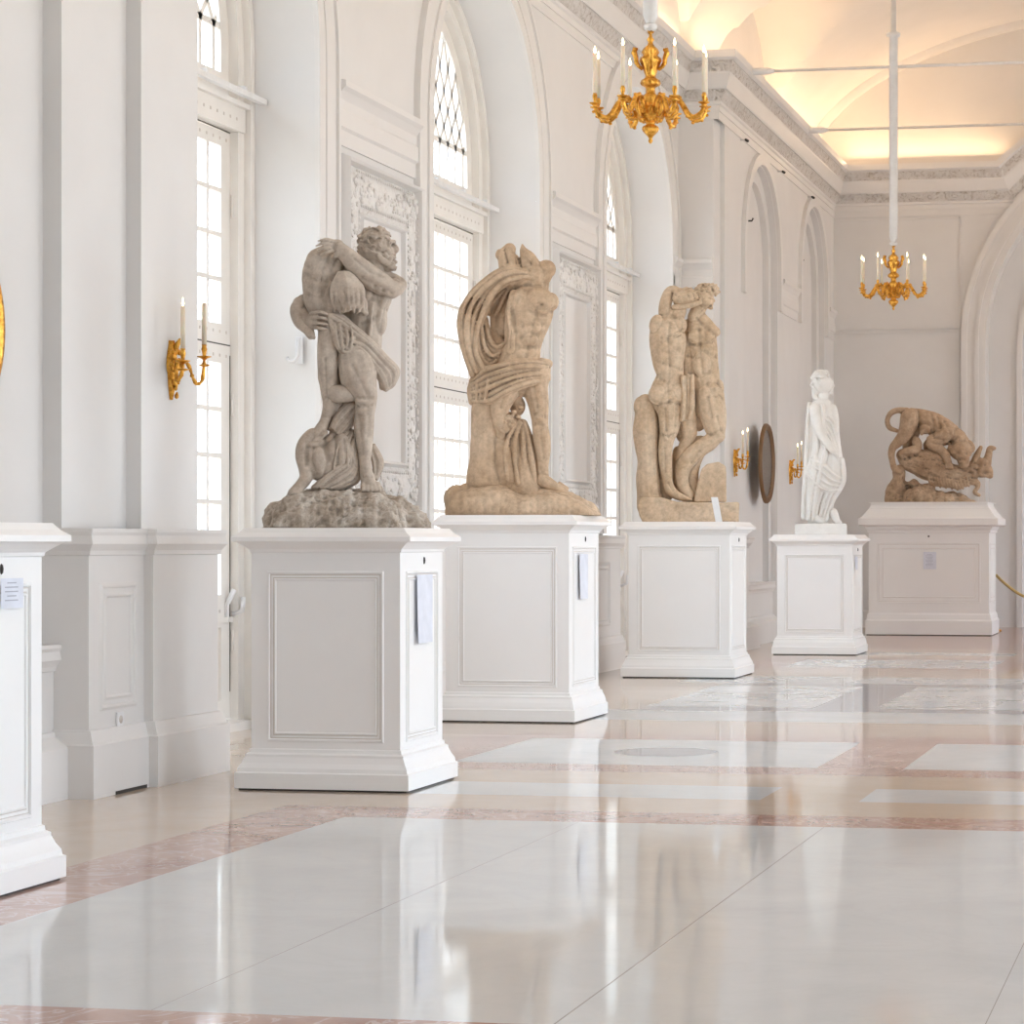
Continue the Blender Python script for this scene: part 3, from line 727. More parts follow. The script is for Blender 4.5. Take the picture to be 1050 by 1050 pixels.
# ------------------------------------------------------------------ wall sconces
def sconce(label,x,y):
    t=thing('wall_sconce',label,'sconce',(x,y,2.60),0,'gilt wall sconces with two candles')
    mb=MB()
    DZ=.035
    prof=[(-.22,.008),(-.19,.016),(-.15,.026),(-.11,.034),(-.07,.040),(-.03,.052),(.01,.058),(.05,.052),(.09,.040),(.12,.030),(.16,.022)]
    V=[];F=[]
    for z,w in prof:
        for j in range(8):
            a=-PI/2+PI*j/7; V.append((.0+.045*math.cos(a)*(w/.05)**.5,w*math.sin(a),z+DZ))
    for i in range(len(prof)-1):
        for j in range(7): F.append((i*8+j,i*8+j+1,(i+1)*8+j+1,(i+1)*8+j))
    mb.add(V,F,0,True)
    rnd=random.Random(3)
    for i in range(46):
        z=rnd.uniform(-.21,.13); w=.05*(1-abs(z+.01)/.26)+.012; yy=rnd.uniform(-w,w)
        mb.sphere((.03+rnd.uniform(0,.02),yy,z+DZ),rnd.uniform(.009,.016),3,sc=(1,.8,1.3))
    mb.tube([(.03,.0,.12),(.045,.005,.17),(.065,.015,.20),(.085,.02,.205)],[.022,.02,.016,.008],6)
    mb.build('back_plate',M['gold'],t)
    for s,zz,ex in ((-1,.0,.157),(1,.05,.165)):
        key=[(.03,0,-.02),(.07,.05,.06),(.09,.09,.035),(.10,.13,-.04),(.12,.155,-.075),(.15,.165,-.04),(ex,.157,.03+zz)]
        pts=[]
        for i in range(len(key)-1):
            p0=key[max(i-1,0)];p1=key[i];p2=key[i+1];p3=key[min(i+2,len(key)-1)]
            for q in range(4):
                tt=q/4; pts.append(tuple(.5*((2*p1[k])+(-p0[k]+p2[k])*tt+(2*p0[k]-5*p1[k]+4*p2[k]-p3[k])*tt*tt+(-p0[k]+3*p1[k]-3*p2[k]+p3[k])*tt**3) for k in range(3)))
        pts.append(key[-1]); pts=[(a,b*s,c) for a,b,c in pts]
        mb=MB(); mb.tube(pts,[.011+.003*math.sin(i) for i in range(len(pts))],7)
        for i in range(2,len(pts),3): mb.sphere(pts[i],.017,3,sc=(1,1,.8))
        arm=mb.build('arm',M['gold'],t)
        c=(ex,.157*s,0); b=.03+zz
        mb=MB(); mb.lathe([(.008,b),(.022,b+.012),(.046,b+.02),(.047,b+.024),(.012,b+.028),(.014,b+.05),(.019,b+.07),(.014,b+.085),(.017,b+.10)],c,14)
        mb.lathe([(.008,b-.045),(.04,b-.035),(.041,b-.031),(.01,b-.025)],c,14); mb.build('drip_pan',M['gold'],arm)
        mb=MB(); mb.lathe([(.016,b+.095),(.0145,b+.365),(.006,b+.37)],c,12); mb.build('candle',M['wax'],arm)
        mb=MB(); mb.lathe([(.003,b+.37),(.009,b+.385),(.007,b+.40),(.001,b+.425)],c,8); mb.build('flame_bulb',M['flame'],arm)
    return t
sconce('gilt two candle sconce on the near pilaster, left of the bearded man',XN,14.72)
sconce('gilt two candle sconce on the far wall just left of the dark oval mirror',XN,33.42)
sconce('gilt two candle sconce on the far wall behind the white robed woman',XN,37.95)

# ------------------------------------------------------------------ oval mirrors
def oval(label,x,y,z,a,b,frame_mat,glass_mat,grp):
    t=thing('oval_mirror',label,'mirror',(x,y,z),0,grp)
    mb=MB(); n=56; prof=[(0,.0),(.0,.03),(-.02,.055),(-.045,.05),(-.06,.035),(-.085,.04),(-.10,.02)]
    V=[(h,(a+o)*math.cos(2*PI*i/n),(b+o)*math.sin(2*PI*i/n)) for i in range(n) for o,h in prof]; k=len(prof)
    mb.add(V,[(i*k+j,((i+1)%n)*k+j,((i+1)%n)*k+j+1,i*k+j+1) for i in range(n) for j in range(k-1)],0,True)
    mb.build('frame',frame_mat,t)
    mb=MB(); mb.face([(.02,(a-.095)*math.cos(2*PI*i/n),(b-.095)*math.sin(2*PI*i/n)) for i in range(n)]); mb.build('glass',glass_mat,t)
    return t
oval('dark framed oval mirror on the far wall between two sconces',XN-.02,35.95,2.68,.56,.60,M['wood'],M['mirror'],None)
oval('gilt oval frame cut off by the left edge of the view',-6.80,12.265,2.70,.58,.60,M['gold'],M['mirror'],None)

# ------------------------------------------------------------------ tie rods, small fixtures
for y,z,lb in ((33.30,8.04,'nearer thin iron tie rod crossing under the vault'),(38.1,8.02,'farther thin iron tie rod crossing under the vault')):
    t=thing('tie_rod',lb,'tie rod',(-6.5,y,z),0,'tie rods under the vault')
    mb=MB(); mb.tube([(0,0,0),(12.0,0,0)],.022,8); mb.build('rod',M['white_metal'],t)
    mb=MB(); mb.tube([(0,0,0),(.08,0,0),(.4,0,0),(.5,0,0)],[.05,.05,.05,.025],8); mb.build('end_socket',M['white_metal'],t)
def stat(label,x,y,z):
    t=thing('spotlight',label,'spotlight',(x,y,z),0,'small spotlights under the cornice')
    mb=MB(); mb.tube([(0,0,0),(.10,0,0)],.012,6); mb.build('bracket',M['socket'],t)
    mb=MB(); mb.tube([(.08,-.03,-.005),(.10,.03,-.015)],[.018,.022],8); mb.build('lamp_head',M['dark'],t)
for y,lb in ((33.9,'small spotlight under the cornice nearest the wall corner'),(36.9,'middle small spotlight under the far cornice'),(39.7,'small spotlight under the cornice nearest the end wall')):
    stat(lb,XN,y,7.20)
for y,z,lb in ((35.4,6.25,'small dark hook high in the first blind arch'),(39.9,6.15,'small dark hook high in the blind arch nearest the end wall')):
    t=thing('wall_hook',lb,'hook',(XN-.19,y,z),0,'hooks in the blind arches')
    mb=MB(); mb.tube([(0,0,0),(.07,0,0),(.09,0,.04)],.013,6); mb.sphere((.0,0,0),.03,4,sc=(.3,1,1)); mb.build('hook',M['dark'],t)
# J-shaped stay hook on the reveal of the first window
t=thing('shutter_hook','small white J shaped hook on the window reveal left of the bearded man','hook',(-7.27,18.70,2.98))
mb=MB(); mb.tube([(.0,-.03,.16),(.0,-.035,.02),(-.03,-.05,-.02),(-.07,-.05,-.02),(-.09,-.04,.01)],.014,8); mb.build('hook_arm',M['socket'],t)
mb=MB(); mb.box(-.03,.03,-.03,.0,-.04,.18); bevel(mb.build('mounting_plate',M['socket'],t))
# wall socket on the near pilaster dado
t=thing('wall_socket','white square wall socket low on the near pilaster dado','socket',(-6.478,13.72,.435))
mb=MB(); mb.box(0,.012,-.045,.045,-.045,.045); bevel(mb.build('cover_plate',M['socket'],t),.003)
mb=MB(); mb.tube([(.012,0,0),(.0135,0,0)],[.024,.024],14); mb.build('outlet',M['groove'],t)
# rope barrier near the end arch
t=thing('stanchion','brass rope post standing behind the wide beige pedestal','stanchion',(-3.70,41.3,0))
mb=MB(); mb.lathe([(.16,0),(.16,.02),(.06,.05),(.025,.07),(.022,.90),(.03,.91),(.045,.95),(.03,.99),(.005,1.0)],n=16); mb.build('post',M['gold'],t)
t=thing('stanchion','brass rope post standing in front of the end arch','stanchion',(-1.75,41.3,0))
mb=MB(); mb.lathe([(.16,0),(.16,.02),(.06,.05),(.025,.07),(.022,.90),(.03,.91),(.045,.95),(.03,.99),(.005,1.0)],n=16); mb.build('post',M['gold'],t)
mb=MB(); pts=[]
for i in range(21):
    q=i/20; pts.append((-3.64+1.83*q,41.3,.95-1.9*q*(1-q)*1.0))
mb.tube(pts,.024,8); tag(mb.build('barrier_rope',M['rope']),'gold barrier rope sagging between two brass posts','rope')
# ------------------------------------------------------------------ carved figures
class Carve:
    """collects rounded volumes in drawing units; they are fused into one carved surface"""
    def __init__(s, S, X0, Y0, x0, y0, k):
        # S metres per base unit, (X0,Y0) base origin, current sheet: (x0,y0,k)
        s.S=S; s.X0=X0; s.Y0=Y0; s.sheet(x0,y0,k); s.V=[]; s.F=[]; s.G=[]
    def sheet(s,x0,y0,k): s.x0=x0; s.y0=y0; s.k=k; return s
    def groove(s,pts,w=8,depth=7):
        """chisel a soft line into the side facing the viewer"""
        s.G.append(([(s.P(x,y,0).x,s.P(x,y,0).z) for x,y in pts],s.R(w)*1.7,s.R(depth)*.85)); return s
    def P(s,x,y,d):
        return Vector(((s.x0+x/s.k-s.X0)*s.S, -d/s.k*s.S, (s.Y0-(s.y0+y/s.k))*s.S))
    def R(s,r): return r/s.k*s.S
    def addm(s,V,F):
        b=len(s.V); s.V+=[tuple(v) for v in V]; s.F+=[tuple(i+b for i in f) for f in F]
    def spline(s,pts):
        out=[]
        n=len(pts)
        for i in range(n-1):
            p0=pts[max(i-1,0)];p1=pts[i];p2=pts[i+1];p3=pts[min(i+2,n-1)]
            L=math.dist(p1[:3],p2[:3]); q=max(2,min(12,int(L/(max(min(p1[3],p2[3]),2)*.45))+1))
            for j in range(q):
                t=j/q; out.append([.5*((2*p1[c])+(-p0[c]+p2[c])*t+(2*p0[c]-5*p1[c]+4*p2[c]-p3[c])*t*t+(-p0[c]+3*p1[c]-3*p2[c]+p3[c])*t**3) for c in range(4)])
        out.append(list(pts[-1])); return out
    def chain(s,pts,flat=1.0,n=14):
        q=s.spline([tuple(p) for p in pts])
        P=[s.P(a,b,c) for a,b,c,_ in q]; R=[s.R(max(r,.5)) for *_,r in q]
        # rounded ends
        rings=[]
        t0=(P[1]-P[0]).normalized(); t1=(P[-1]-P[-2]).normalized()
        for a in (80,55,30): rings.append((P[0]-t0*R[0]*math.sin(math.radians(a)),R[0]*math.cos(math.radians(a)),t0))
        for i in range(len(P)):
            t=(P[min(i+1,len(P)-1)]-P[max(i-1,0)]).normalized(); rings.append((P[i],R[i],t))
        for a in (30,55,80): rings.append((P[-1]+t1*R[-1]*math.sin(math.radians(a)),R[-1]*math.cos(math.radians(a)),t1))
        V=[];F=[];D=Vector((0,-1,0))
        for p,r,t in rings:
            a=D-t*D.dot(t)
            if a.length<.2: a=Vector((1,0,0))-t*t.x
            a.normalize(); b=t.cross(a)
            for j in range(n):
                w=2*PI*j/n; V.append(p+a*(r*flat*math.cos(w))+b*(r*math.sin(w)))
        k=len(rings)
        for i in range(k-1):
            for j in range(n): F.append((i*n+j,i*n+(j+1)%n,(i+1)*n+(j+1)%n,(i+1)*n+j))
        F.append(tuple(range(n))[::-1]); F.append(tuple(range((k-1)*n,k*n)))
        s.addm(V,F); return s
    def blob(s,x,y,d,rx,ry,rd,rot=0,n=10):
        c=s.P(x,y,d); A,B,C=s.R(rx),s.R(ry),s.R(rd); a=math.radians(rot); V=[];F=[]
        for i in range(n+1):
            u=-PI/2+PI*i/n
            for j in range(n*2):
                w=PI*j/n; X=A*math.cos(u)*math.cos(w); Y=C*math.cos(u)*math.sin(w); Z=B*math.sin(u)
                V.append((c.x+X*math.cos(a)+Z*math.sin(a),c.y+Y,c.z-X*math.sin(a)+Z*math.cos(a)))
        q=n*2
        for i in range(n):
            for j in range(q): F.append((i*q+j,i*q+(j+1)%q,(i+1)*q+(j+1)%q,(i+1)*q+j))
        F.append(tuple(range(q))[::-1]); F.append(tuple(range(n*q,n*q+q)))
        s.addm(V,F); return s
    def folds(s,A,B,n,r,jit=.25,seed=1,flat=1.0,wave=0,rk=.46):
        """n ropes of cloth interpolated between path A and path B (points x,y,d)"""
        rnd=random.Random(seed)
        def rope(tt,k,lift):
            pts=[]
            for q,(a,b) in enumerate(zip(A,B)):
                rr=r*k*rnd.uniform(.8,1.2)*(1.0 if 0<q<len(A)-1 else .8)
                pts.append((a[0]*(1-tt)+b[0]*tt,a[1]*(1-tt)+b[1]*tt,a[2]*(1-tt)+b[2]*tt+lift,rr))
            s.chain(pts,flat,8)
        w=max(math.dist(a[:2],b[:2]) for a,b in zip(A,B))
        m=max(2,int(w/(r*1.3))+1)
        for i in range(m): rope(i/(m-1),1.0,-r*.9)
        for i in range(n):
            t=i/(n-1) if n>1 else .5
            rope(min(1,max(0,t+rnd.uniform(-.5,.5)*jit/n)),rk,r*.40+wave*(1 if i%2 else -.6))
        return s
    def prism(s,poly,d0,d1):
        n=len(poly); V=[s.P(x,y,d0) for x,y in poly]+[s.P(x,y,d1) for x,y in poly]
        s.addm(V,[tuple(range(n)),tuple(range(n,2*n))[::-1]]+[(i,(i+1)%n,(i+1)%n+n,i+n) for i in range(n)]); return s
    def build(s,name,mat,parent,voxel=.010,smooth=4,noise_amp=.004,noise_scale=7.0,rough_amp=0,floor=True):
        me=bpy.data.meshes.new(name); me.from_pydata(s.V,[],s.F)
        bm=bmesh.new(); bm.from_mesh(me); bmesh.ops.recalc_face_normals(bm,faces=bm.faces); bm.to_mesh(me); bm.free()
        o=bpy.data.objects.new(name,me); col.objects.link(o)
        md=o.modifiers.new('fuse','REMESH'); md.mode='VOXEL'; md.voxel_size=voxel; md.use_smooth_shade=True
        if smooth:
            sm=o.modifiers.new('soften','SMOOTH'); sm.factor=.5; sm.iterations=smooth
        dg=bpy.context.evaluated_depsgraph_get(); ev=o.evaluated_get(dg)
        m2=bpy.data.meshes.new_from_object(ev); o.modifiers.clear(); o.data=m2; bpy.data.meshes.remove(me)
        nv=len(m2.vertices); co=np.empty(nv*3); m2.vertices.foreach_get('co',co); co=co.reshape(-1,3)
        no=np.empty(nv*3); m2.vertices.foreach_get('normal',no); no=no.reshape(-1,3)
        if noise_amp or rough_amp:
            h=np.empty(nv)
            for i in range(nv):
                p=Vector(co[i]); v=noise.noise(p*noise_scale)*noise_amp
                if rough_amp: v+=noise.turbulence(p*9,4,False)*rough_amp-rough_amp*.5
                h[i]=v
            co=co+no*h[:,None]
        for pts,w,dp in s.G:
            dmin=np.full(nv,9.0); Q=co[:,[0,2]]
            segs=list(zip(pts[:-1],pts[1:])) if len(pts)>1 else [(pts[0],(pts[0][0]+1e-4,pts[0][1]))]
            for a,b in segs:
                a=np.array(a);b=np.array(b);ab=b-a; t=np.clip(((Q-a)@ab)/max(ab@ab,1e-9),0,1); dmin=np.minimum(dmin,np.linalg.norm(Q-a-t[:,None]*ab,axis=1))
            co=co-no*(dp*np.exp(-(dmin/w)**2)*np.clip(-no[:,1]*1.4,0,1))[:,None]
        if floor: co[:,2]=np.maximum(co[:,2],0.0)
        m2.vertices.foreach_set('co',co.reshape(-1)); m2.update()
        m2.materials.clear(); m2.materials.append(mat)
        m2.polygons.foreach_set('use_smooth',[True]*len(m2.polygons))
        o.name=name; m2.name=name; o.parent=parent
        return o
# statue helpers
def sculpture(label,x,y,z,rz): return thing('sculpture',label,'sculpture',(x,y,z),math.radians(rz),'stone sculptures on the pedestals')
def face_right(c,x,y,d,r,k=1.0):
    """nose, brow, lips, chin of a head of radius r at x,y turned to the right"""
    c.chain([(x+.78*r,y-.30*r,d+.1*r,.13*r),(x+1.02*r,y+.05*r,d+.1*r,.15*r),(x+.9*r,y+.16*r,d+.1*r,.14*r)])
    c.chain([(x+.62*r,y-.34*r,d+.55*r,.12*r),(x+.86*r,y-.36*r,d+.2*r,.13*r)])
    c.blob(x+.62*r,y-.12*r,d+.52*r,.11*r,.09*r,.10*r)
    c.blob(x+.84*r,y+.40*r,d+.1*r,.15*r,.07*r,.22*r); c.blob(x+.80*r,y+.54*r,d+.1*r,.15*r,.08*r,.20*r)
    c.blob(x+.70*r,y+.80*r,d+.05*r,.26*r,.20*r,.28*r)
    c.blob(x+.42*r,y+.30*r,d+.55*r,.30*r,.34*r,.22*r)
def curls(c,x,y,d,rx,ry,rd,n,r,seed,test=None):
    rnd=random.Random(seed); i=0
    while i<n:
        a=rnd.uniform(-PI,PI); b=math.asin(rnd.uniform(-.6,1))
        X=rx*math.cos(b)*math.cos(a); D=rd*math.cos(b)*math.sin(a); Y=-ry*math.sin(b)
        i+=1
        if test and not test(X/rx,Y/ry,D/rd): continue
        q=rnd.uniform(.7,1.25)*r
        t=rnd.uniform(0,PI)
        c.chain([(x+X-q*math.cos(t),y+Y-q*math.sin(t)*.8,d+D,q*.55),(x+X,y+Y-q*.2,d+D+q*.5,q*.7),(x+X+q*math.cos(t),y+Y+q*math.sin(t)*.8,d+D,q*.45)],1,6)
S1=.00608
t=sculpture('grey stone sculpture of a bearded man lifting a bent captive in his arms',-5.36,14.49,1.589,20.3)
C1=lambda x0,y0,k:Carve(S1,350,541,x0,y0,k)
# main figure, image sheet A (upper) and B (lower)
c=C1(295,220,6.18)
c.chain([(545,400,-20,85),(545,470,-10,115),(525,560,0,118),(500,660,0,110),(490,760,0,108),(480,840,5,118),(470,900,10,125)],.72)
c.chain([(440,520,-45,80),(430,640,-45,95),(420,760,-35,100),(420,860,-25,100)],.8); c.blob(600,520,30,60,90,60,10); c.blob(520,500,55,60,70,40)        # shoulder blade, lat
c.blob(585,650,20,45,110,55); c.chain([(530,560,80,18),(520,660,78,18),(515,760,80,18)])
c.chain([(560,400,-10,72),(550,330,0,66),(545,290,0,70)])          # neck
c.blob(555,200,0,110,125,100); c.blob(590,240,0,95,90,80)           # skull
face_right(c,575,205,5,112)
c.blob(572,188,98,26,34,16); c.blob(574,186,108,12,18,12)           # ear
# near arm: elbow at right, hand on the captive's hip
c.chain([(560,420,-30,95),(640,440,-10,92),(690,440,25,66),(650,465,70,62),(590,440,95,72),(520,400,118,74),(440,335,140,66),(375,270,155,54),(335,232,160,44)],.9)
c.blob(300,212,160,58,38,22,-20)
for (x0,y0,x1,y1,x2,y2) in ((300,186,245,174,196,186),(290,206,232,203,184,216),(285,226,232,232,192,246),(290,245,245,260,212,272)):
    c.chain([(x0,y0,172,11),(x1,y1,186,10),(x2,y2,162,8)],1,8)
c.chain([(330,235,170,18),(320,262,176,16),(300,280,170,13)],1,8)
# far arm: hand gripping the thigh from the left
for (x0,y0,x1,y1,x2,y2) in ((150,632,215,630,266,650),(145,662,215,665,276,684),(150,692,215,700,272,714),(160,722,215,734,255,742)):
    c.chain([(x0,y0,95,12),(x1,y1,158,11),(x2,y2,138,9)],1,8)
c.chain([(80,560,-40,45),(90,620,0,48),(130,670,50,46),(160,690,80,42)])
# legs
c.sheet(265,370,5.83)
c.chain([(570,-60,40,100),(575,-20,60,105),(590,50,75,112),(600,110,78,112),(622,170,75,92),(640,220,75,72),(640,265,74,64),(632,320,68,60),(628,400,60,60),(630,460,60,54),(635,530,58,44),(635,590,58,37),(640,650,62,38),(650,700,72,46),(660,735,88,44)])
c.blob(620,240,120,44,38,26); c.blob(610,380,90,40,75,30)           # knee cap, calf
for i in range(5): c.chain([(625+22*i,735,110-6*i,18),(622+24*i,758,140-8*i,15),(622+25*i,772,150-8*i,12)],1,8)
c.sheet(295,220,6.18)
for g in ([(548,470),(520,600),(498,760),(490,840)],[(600,500),(572,560),(560,640)],[(640,560),(600,650),(585,740)],[(430,300),(520,370),(600,400)],[(470,420),(560,455),(650,500)],[(640,395),(700,410)],[(540,660),(470,690)]): c.groove(g,11,11)
for g in ([(655,182),(680,182)],[(665,262),(700,262)],[(620,230),(650,260)],[(560,230),(600,240)]): c.groove(g,7,12)
c.sheet(265,370,5.83)
for g in ([(560,40),(600,110),(640,200)],[(590,262),(650,275),(690,262)],[(600,230),(670,225)],[(600,330),(610,450),(620,560)],[(660,330),(655,450)],[(620,690),(680,690)],[(690,60),(700,150)]): c.groove(g,10,9)
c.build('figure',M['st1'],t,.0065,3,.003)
# hair and beard
c=C1(295,220,6.18)
curls(c,555,192,0,112,120,104,230,13,5,lambda X,Y,D:(Y<.15 or X<-.25) and not (X>.62 and Y>-.55))
c.build('hair',M['st1'],t,.0075,1,.002)
c=C1(295,220,6.18)
curls(c,640,300,5,40,66,50,60,15,6); c.blob(628,300,5,44,66,46)
c.chain([(570,260,85,18),(600,290,70,22),(630,300,50,22)])
c.build('beard',M['st1'],t,.0075,1,.002)
# captive: bent double, back to the viewer, head hanging
c=C1(295,220,6.18)
c.chain([(270,250,20,75),(235,300,30,110),(215,380,40,122),(213,460,45,118),(215,540,45,110),(232,610,48,98),(255,680,60,82),(262,730,75,72)],.85)
c.chain([(330,270,10,70),(380,330,10,75),(400,400,10,60)])
c.blob(180,300,80,60,80,50,20); c.blob(290,330,90,60,70,40); c.blob(240,520,100,60,80,40)
c.chain([(270,450,110,30),(250,520,120,26),(290,600,110,24)],1,8)
c.blob(378,490,150,92,120,85,-8)                                    # head
c.chain([(100,540,0,36),(62,600,10,42),(80,680,40,42),(130,730,60,38),(150,770,80,30)])
for i in range(4): c.chain([(130+10*i,745+4*i,95,13),(135+12*i,775+3*i,105,12),(150+8*i,792,95,9)],1,8)
c.chain([(262,720,80,66),(258,790,80,66),(256,870,78,68),(255,960,74,66),(255,1040,70,64)],.95)
c.sheet(265,370,5.83)
c.chain([(450,0,20,50),(460,120,20,40),(470,200,20,40),(455,300,20,40),(430,380,20,40)]); c.chain([(418,20,72,62),(416,100,68,56),(420,180,62,48),(425,250,58,40),(415,310,58,33),(395,370,66,32),(375,410,80,38),(350,450,100,34)])
for i in range(5): c.chain([(350+14*i,455-6*i,110,15),(330+14*i,485-8*i,122,13),(320+14*i,502-8*i,122,10)],1,8)
c.sheet(295,220,6.18)
for g in ([(270,260),(230,360),(215,480),(235,600)],[(130,400),(190,430),(250,420)],[(140,520),(200,540)],[(300,300),(270,380),(250,460)],[(330,270),(300,330)],[(150,620),(230,620)],[(240,440),(215,520)]): c.groove(g,12,11)
c.sheet(265,370,5.83)
for g in ([(400,0),(410,120),(405,220)],[(380,330),(440,340)],[(360,60),(380,160)]): c.groove(g,9,8)
o=c.build('captive',M['st1'],t,.0065,3,.003)
c=C1(295,220,6.18)
for i in range(13):
    a=i/12; w=1-abs(a-.5)*2
    xa=350+60*(a-.4); xb=285+185*a; xc=292+190*a
    c.chain([(xa,382,195-30*abs(a-.5),12),(xb,470,190+45*w,13),(xc+(6 if i%2 else -6),560,165+55*w,12),(300+165*a+(-14 if i%2 else 12),615+8*(i%3),120+60*w,9)],1,7)
c.blob(378,490,150,90,118,80,-8)
for i in range(6): c.chain([(300-6*i,470+25*i,120,14),(268-2*i,510+20*i,105,12),(285+2*i,560+14*i,100,8)],1,6)
for i in range(5): c.chain([(450,520+22*i,120,14),(485+4*i,540+22*i,100,12),(500-6*i,585+14*i,90,8)],1,6)
c.build('captive_hair',M['st1'],t,.0075,1,.002).parent=t
# cloth
c=C1(295,220,6.18)
c.folds([(265,640,130),(340,660,135),(430,730,130),(530,820,110),(620,910,60),(690,980,10),(670,1060,-20)],
        [(265,700,140),(330,840,150),(370,880,150),(440,860,140),(530,950,110),(590,1030,70),(620,1100,20)],7,24,.3,3,1,6)
c.folds([(300,700,150),(310,780,160),(330,860,160)],[(400,720,150),(410,790,160),(400,850,160)],4,20,.3,5,1,6)
c.sheet(265,370,5.83)
c.folds([(720,-60,30),(790,20,0),(800,70,-10),(760,150,-20)],[(660,-20,70),(700,40,50),(730,90,30),(740,150,10)],5,24,.3,6,1,6)
c.build('loin_cloth',M['st1'],t,.006,1,.002)
# prop stump between the legs
c=C1(265,370,5.83)
c.chain([(470,200,95,54),(505,200,92,54),(560,195,60,50)])
c.build('stump',M['st1'],t,.01,2,.003)
# crouching draped mass
c=C1(265,370,5.83)
c.chain([(330,490,60,70),(345,560,70,90),(370,630,70,90)])
c.blob(450,560,20,135,130,110); c.blob(360,590,80,58,90,60,10); c.blob(470,500,60,80,80,70); c.blob(520,650,10,90,100,80)
c.chain([(330,450,80,50),(285,500,90,48),(270,570,100,45),(285,640,105,42),(290,700,115,40),(255,750,140,34),(210,790,165,26)])
for i in range(4): c.chain([(225+14*i,770,165,14),(205+12*i,792,180,12)],1,8)
for g in ([(330,520),(320,600),(350,680)],[(400,520),(420,600),(400,680)],[(450,440),(480,560),(470,680)],[(520,470),(530,600)],[(300,520),(290,620)],[(340,520),(400,500),(470,430)]): c.groove(g,10,14)
c.build('crouching_captive',M['st1'],t,.009,3,.003)
c=C1(265,370,5.83)
c.folds([(590,230,30),(520,280,60),(470,340,80),(440,400,95)],[(590,300,30),(560,350,50),(520,400,70),(480,440,85)],5,22,.3,8,1,5)
c.folds([(570,470,40),(520,600,80),(420,680,120),(335,760,140)],[(600,600,30),(590,700,50),(540,740,80),(460,765,110)],7,20,.3,9,1,6)
c.folds([(690,500,-30),(735,600,-40),(705,700,-30)],[(660,520,-20),(690,610,-30),(690,700,-20)],4,16,.3,10,1,4)
c.folds([(590,420,20),(560,520,60),(580,620,70)],[(540,420,40),(480,500,100),(450,640,110)],4,18,.3,11,1,6)
c.chain([(560,260,-20,60),(520,350,-20,60),(480,430,-10,60)]); c.build('drapery',M['st1'],t,.006,1,.002)
# rough base
c=C1(265,370,5.83)
rnd=random.Random(12)
top=[(20,900),(60,860),(130,830),(180,790),(260,762),(340,755),(420,746),(500,742),(600,745),(700,752),(760,785),(820,800),(880,850),(960,885),(1020,930)]
for i in range(len(top)-1):
    for q in (0,.5):
        x=top[i][0]*(1-q)+top[i+1][0]*q; y=top[i][1]*(1-q)+top[i+1][1]*q-14; dd=330 if 100<x<850 else 200
        for d in (-dd*.55,0,dd*.45):
            yy=y+rnd.uniform(0,14)+(30 if d>0 else 0)
            c.blob(min(max(x,105),955)+rnd.uniform(-8,8),(yy+1100)/2,d,80,(1100-yy)/2,dd*.42,0,8)
c.blob(88,925,0,62,62,150); c.blob(120,900,60,70,70,150); c.blob(965,955,0,56,56,120); c.build('rock_base',M['rock'],t,.011,2,.022,5,.03)
# ------------------------------------------------------------------ headless torso with a swirling cloak
S2=.00828
t=sculpture('tan stone sculpture of a headless nude with a cloak swirling behind its shoulder',-5.815,20.10,1.729,16.1)
C2=lambda x0,y0,k:Carve(S2,535,527.6,x0,y0,k)
A_=(455,235,6.176); B_=(445,365,5.833)
c=C2(*A_)
c.chain([(590,345,0,82),(572,400,5,120),(556,460,10,150),(535,540,8,152),(512,640,5,134),(498,735,5,120),(480,820,8,140),(470,900,10,160)],.72)
c.blob(610,440,85,95,75,45,10); c.blob(480,470,70,70,100,40,0); c.blob(675,450,50,55,62,50)      # chest
c.blob(560,600,80,60,60,32); c.blob(540,690,78,58,50,30); c.blob(520,770,70,60,50,26)
c.chain([(440,400,60,26),(420,520,70,28),(432,640,75,26),(425,760,80,28)],1,8)
c.chain([(560,500,105,14),(620,520,100,14),(668,500,80,14)],1,8)
c.blob(650,238,0,62,60,58); c.chain([(600,310,0,70),(640,260,0,58)])                              # arm stump
c.chain([(435,300,-10,78),(415,200,-10,72),(400,150,-10,62),(415,112,-10,42)]); c.blob(352,150,-10,28,30,30); c.blob(350,125,-10,16,14,16)
c.blob(545,190,30,12,12,60)
c.chain([(560,290,0,95),(500,300,-5,75),(440,300,-10,62)])
c.chain([(497,84,0,8),(506,120,0,28),(528,160,0,50),(545,205,0,62),(570,260,0,64)])
c.chain([(400,380,-60,60),(385,500,-70,50),(375,620,-70,60)]); c.chain([(330,420,-60,44),(322,520,-70,34),(325,600,-70,36),(335,700,-60,50),(350,780,-30,60)])
# legs
c.sheet(*B_)
c.chain([(610,100,10,90),(605,180,20,80),(622,270,25,66),(632,350,20,55),(636,420,18,50),(645,500,15,53),(650,580,10,46),(648,660,10,38),(650,730,14,40)],.95)
c.chain([(650,735,30,42),(700,765,40,36),(760,800,40,26)])
for i in range(4): c.chain([(740+4*i,790-12*i,60-16*i,13),(790+3*i,815-10*i,60-16*i,11)],1,6)
c.chain([(470,120,20,90),(420,220,40,80),(395,300,45,62),(388,370,45,46),(395,430,40,36),(400,470,35,30)])
c.blob(632,355,60,32,34,24)
c.sheet(*A_)
for g in ([(598,470),(572,600),(545,700),(525,800)],[(450,360),(425,470),(432,600),(420,740)],[(545,515),(600,545),(660,540),(705,495)],[(600,600),(640,600)],[(500,610),(560,600)],[(490,680),(550,672),(600,665)],[(480,745),(540,750),(600,738)],[(480,420),(440,520),(455,640)],[(640,330),(690,390)],[(560,330),(520,340)]): c.groove(g,11,11)
for g in ([(550,208)],[(540,252)],[(380,110),(400,200)],[(460,90),(470,200)],[(620,480)]): c.groove(g,9,20)
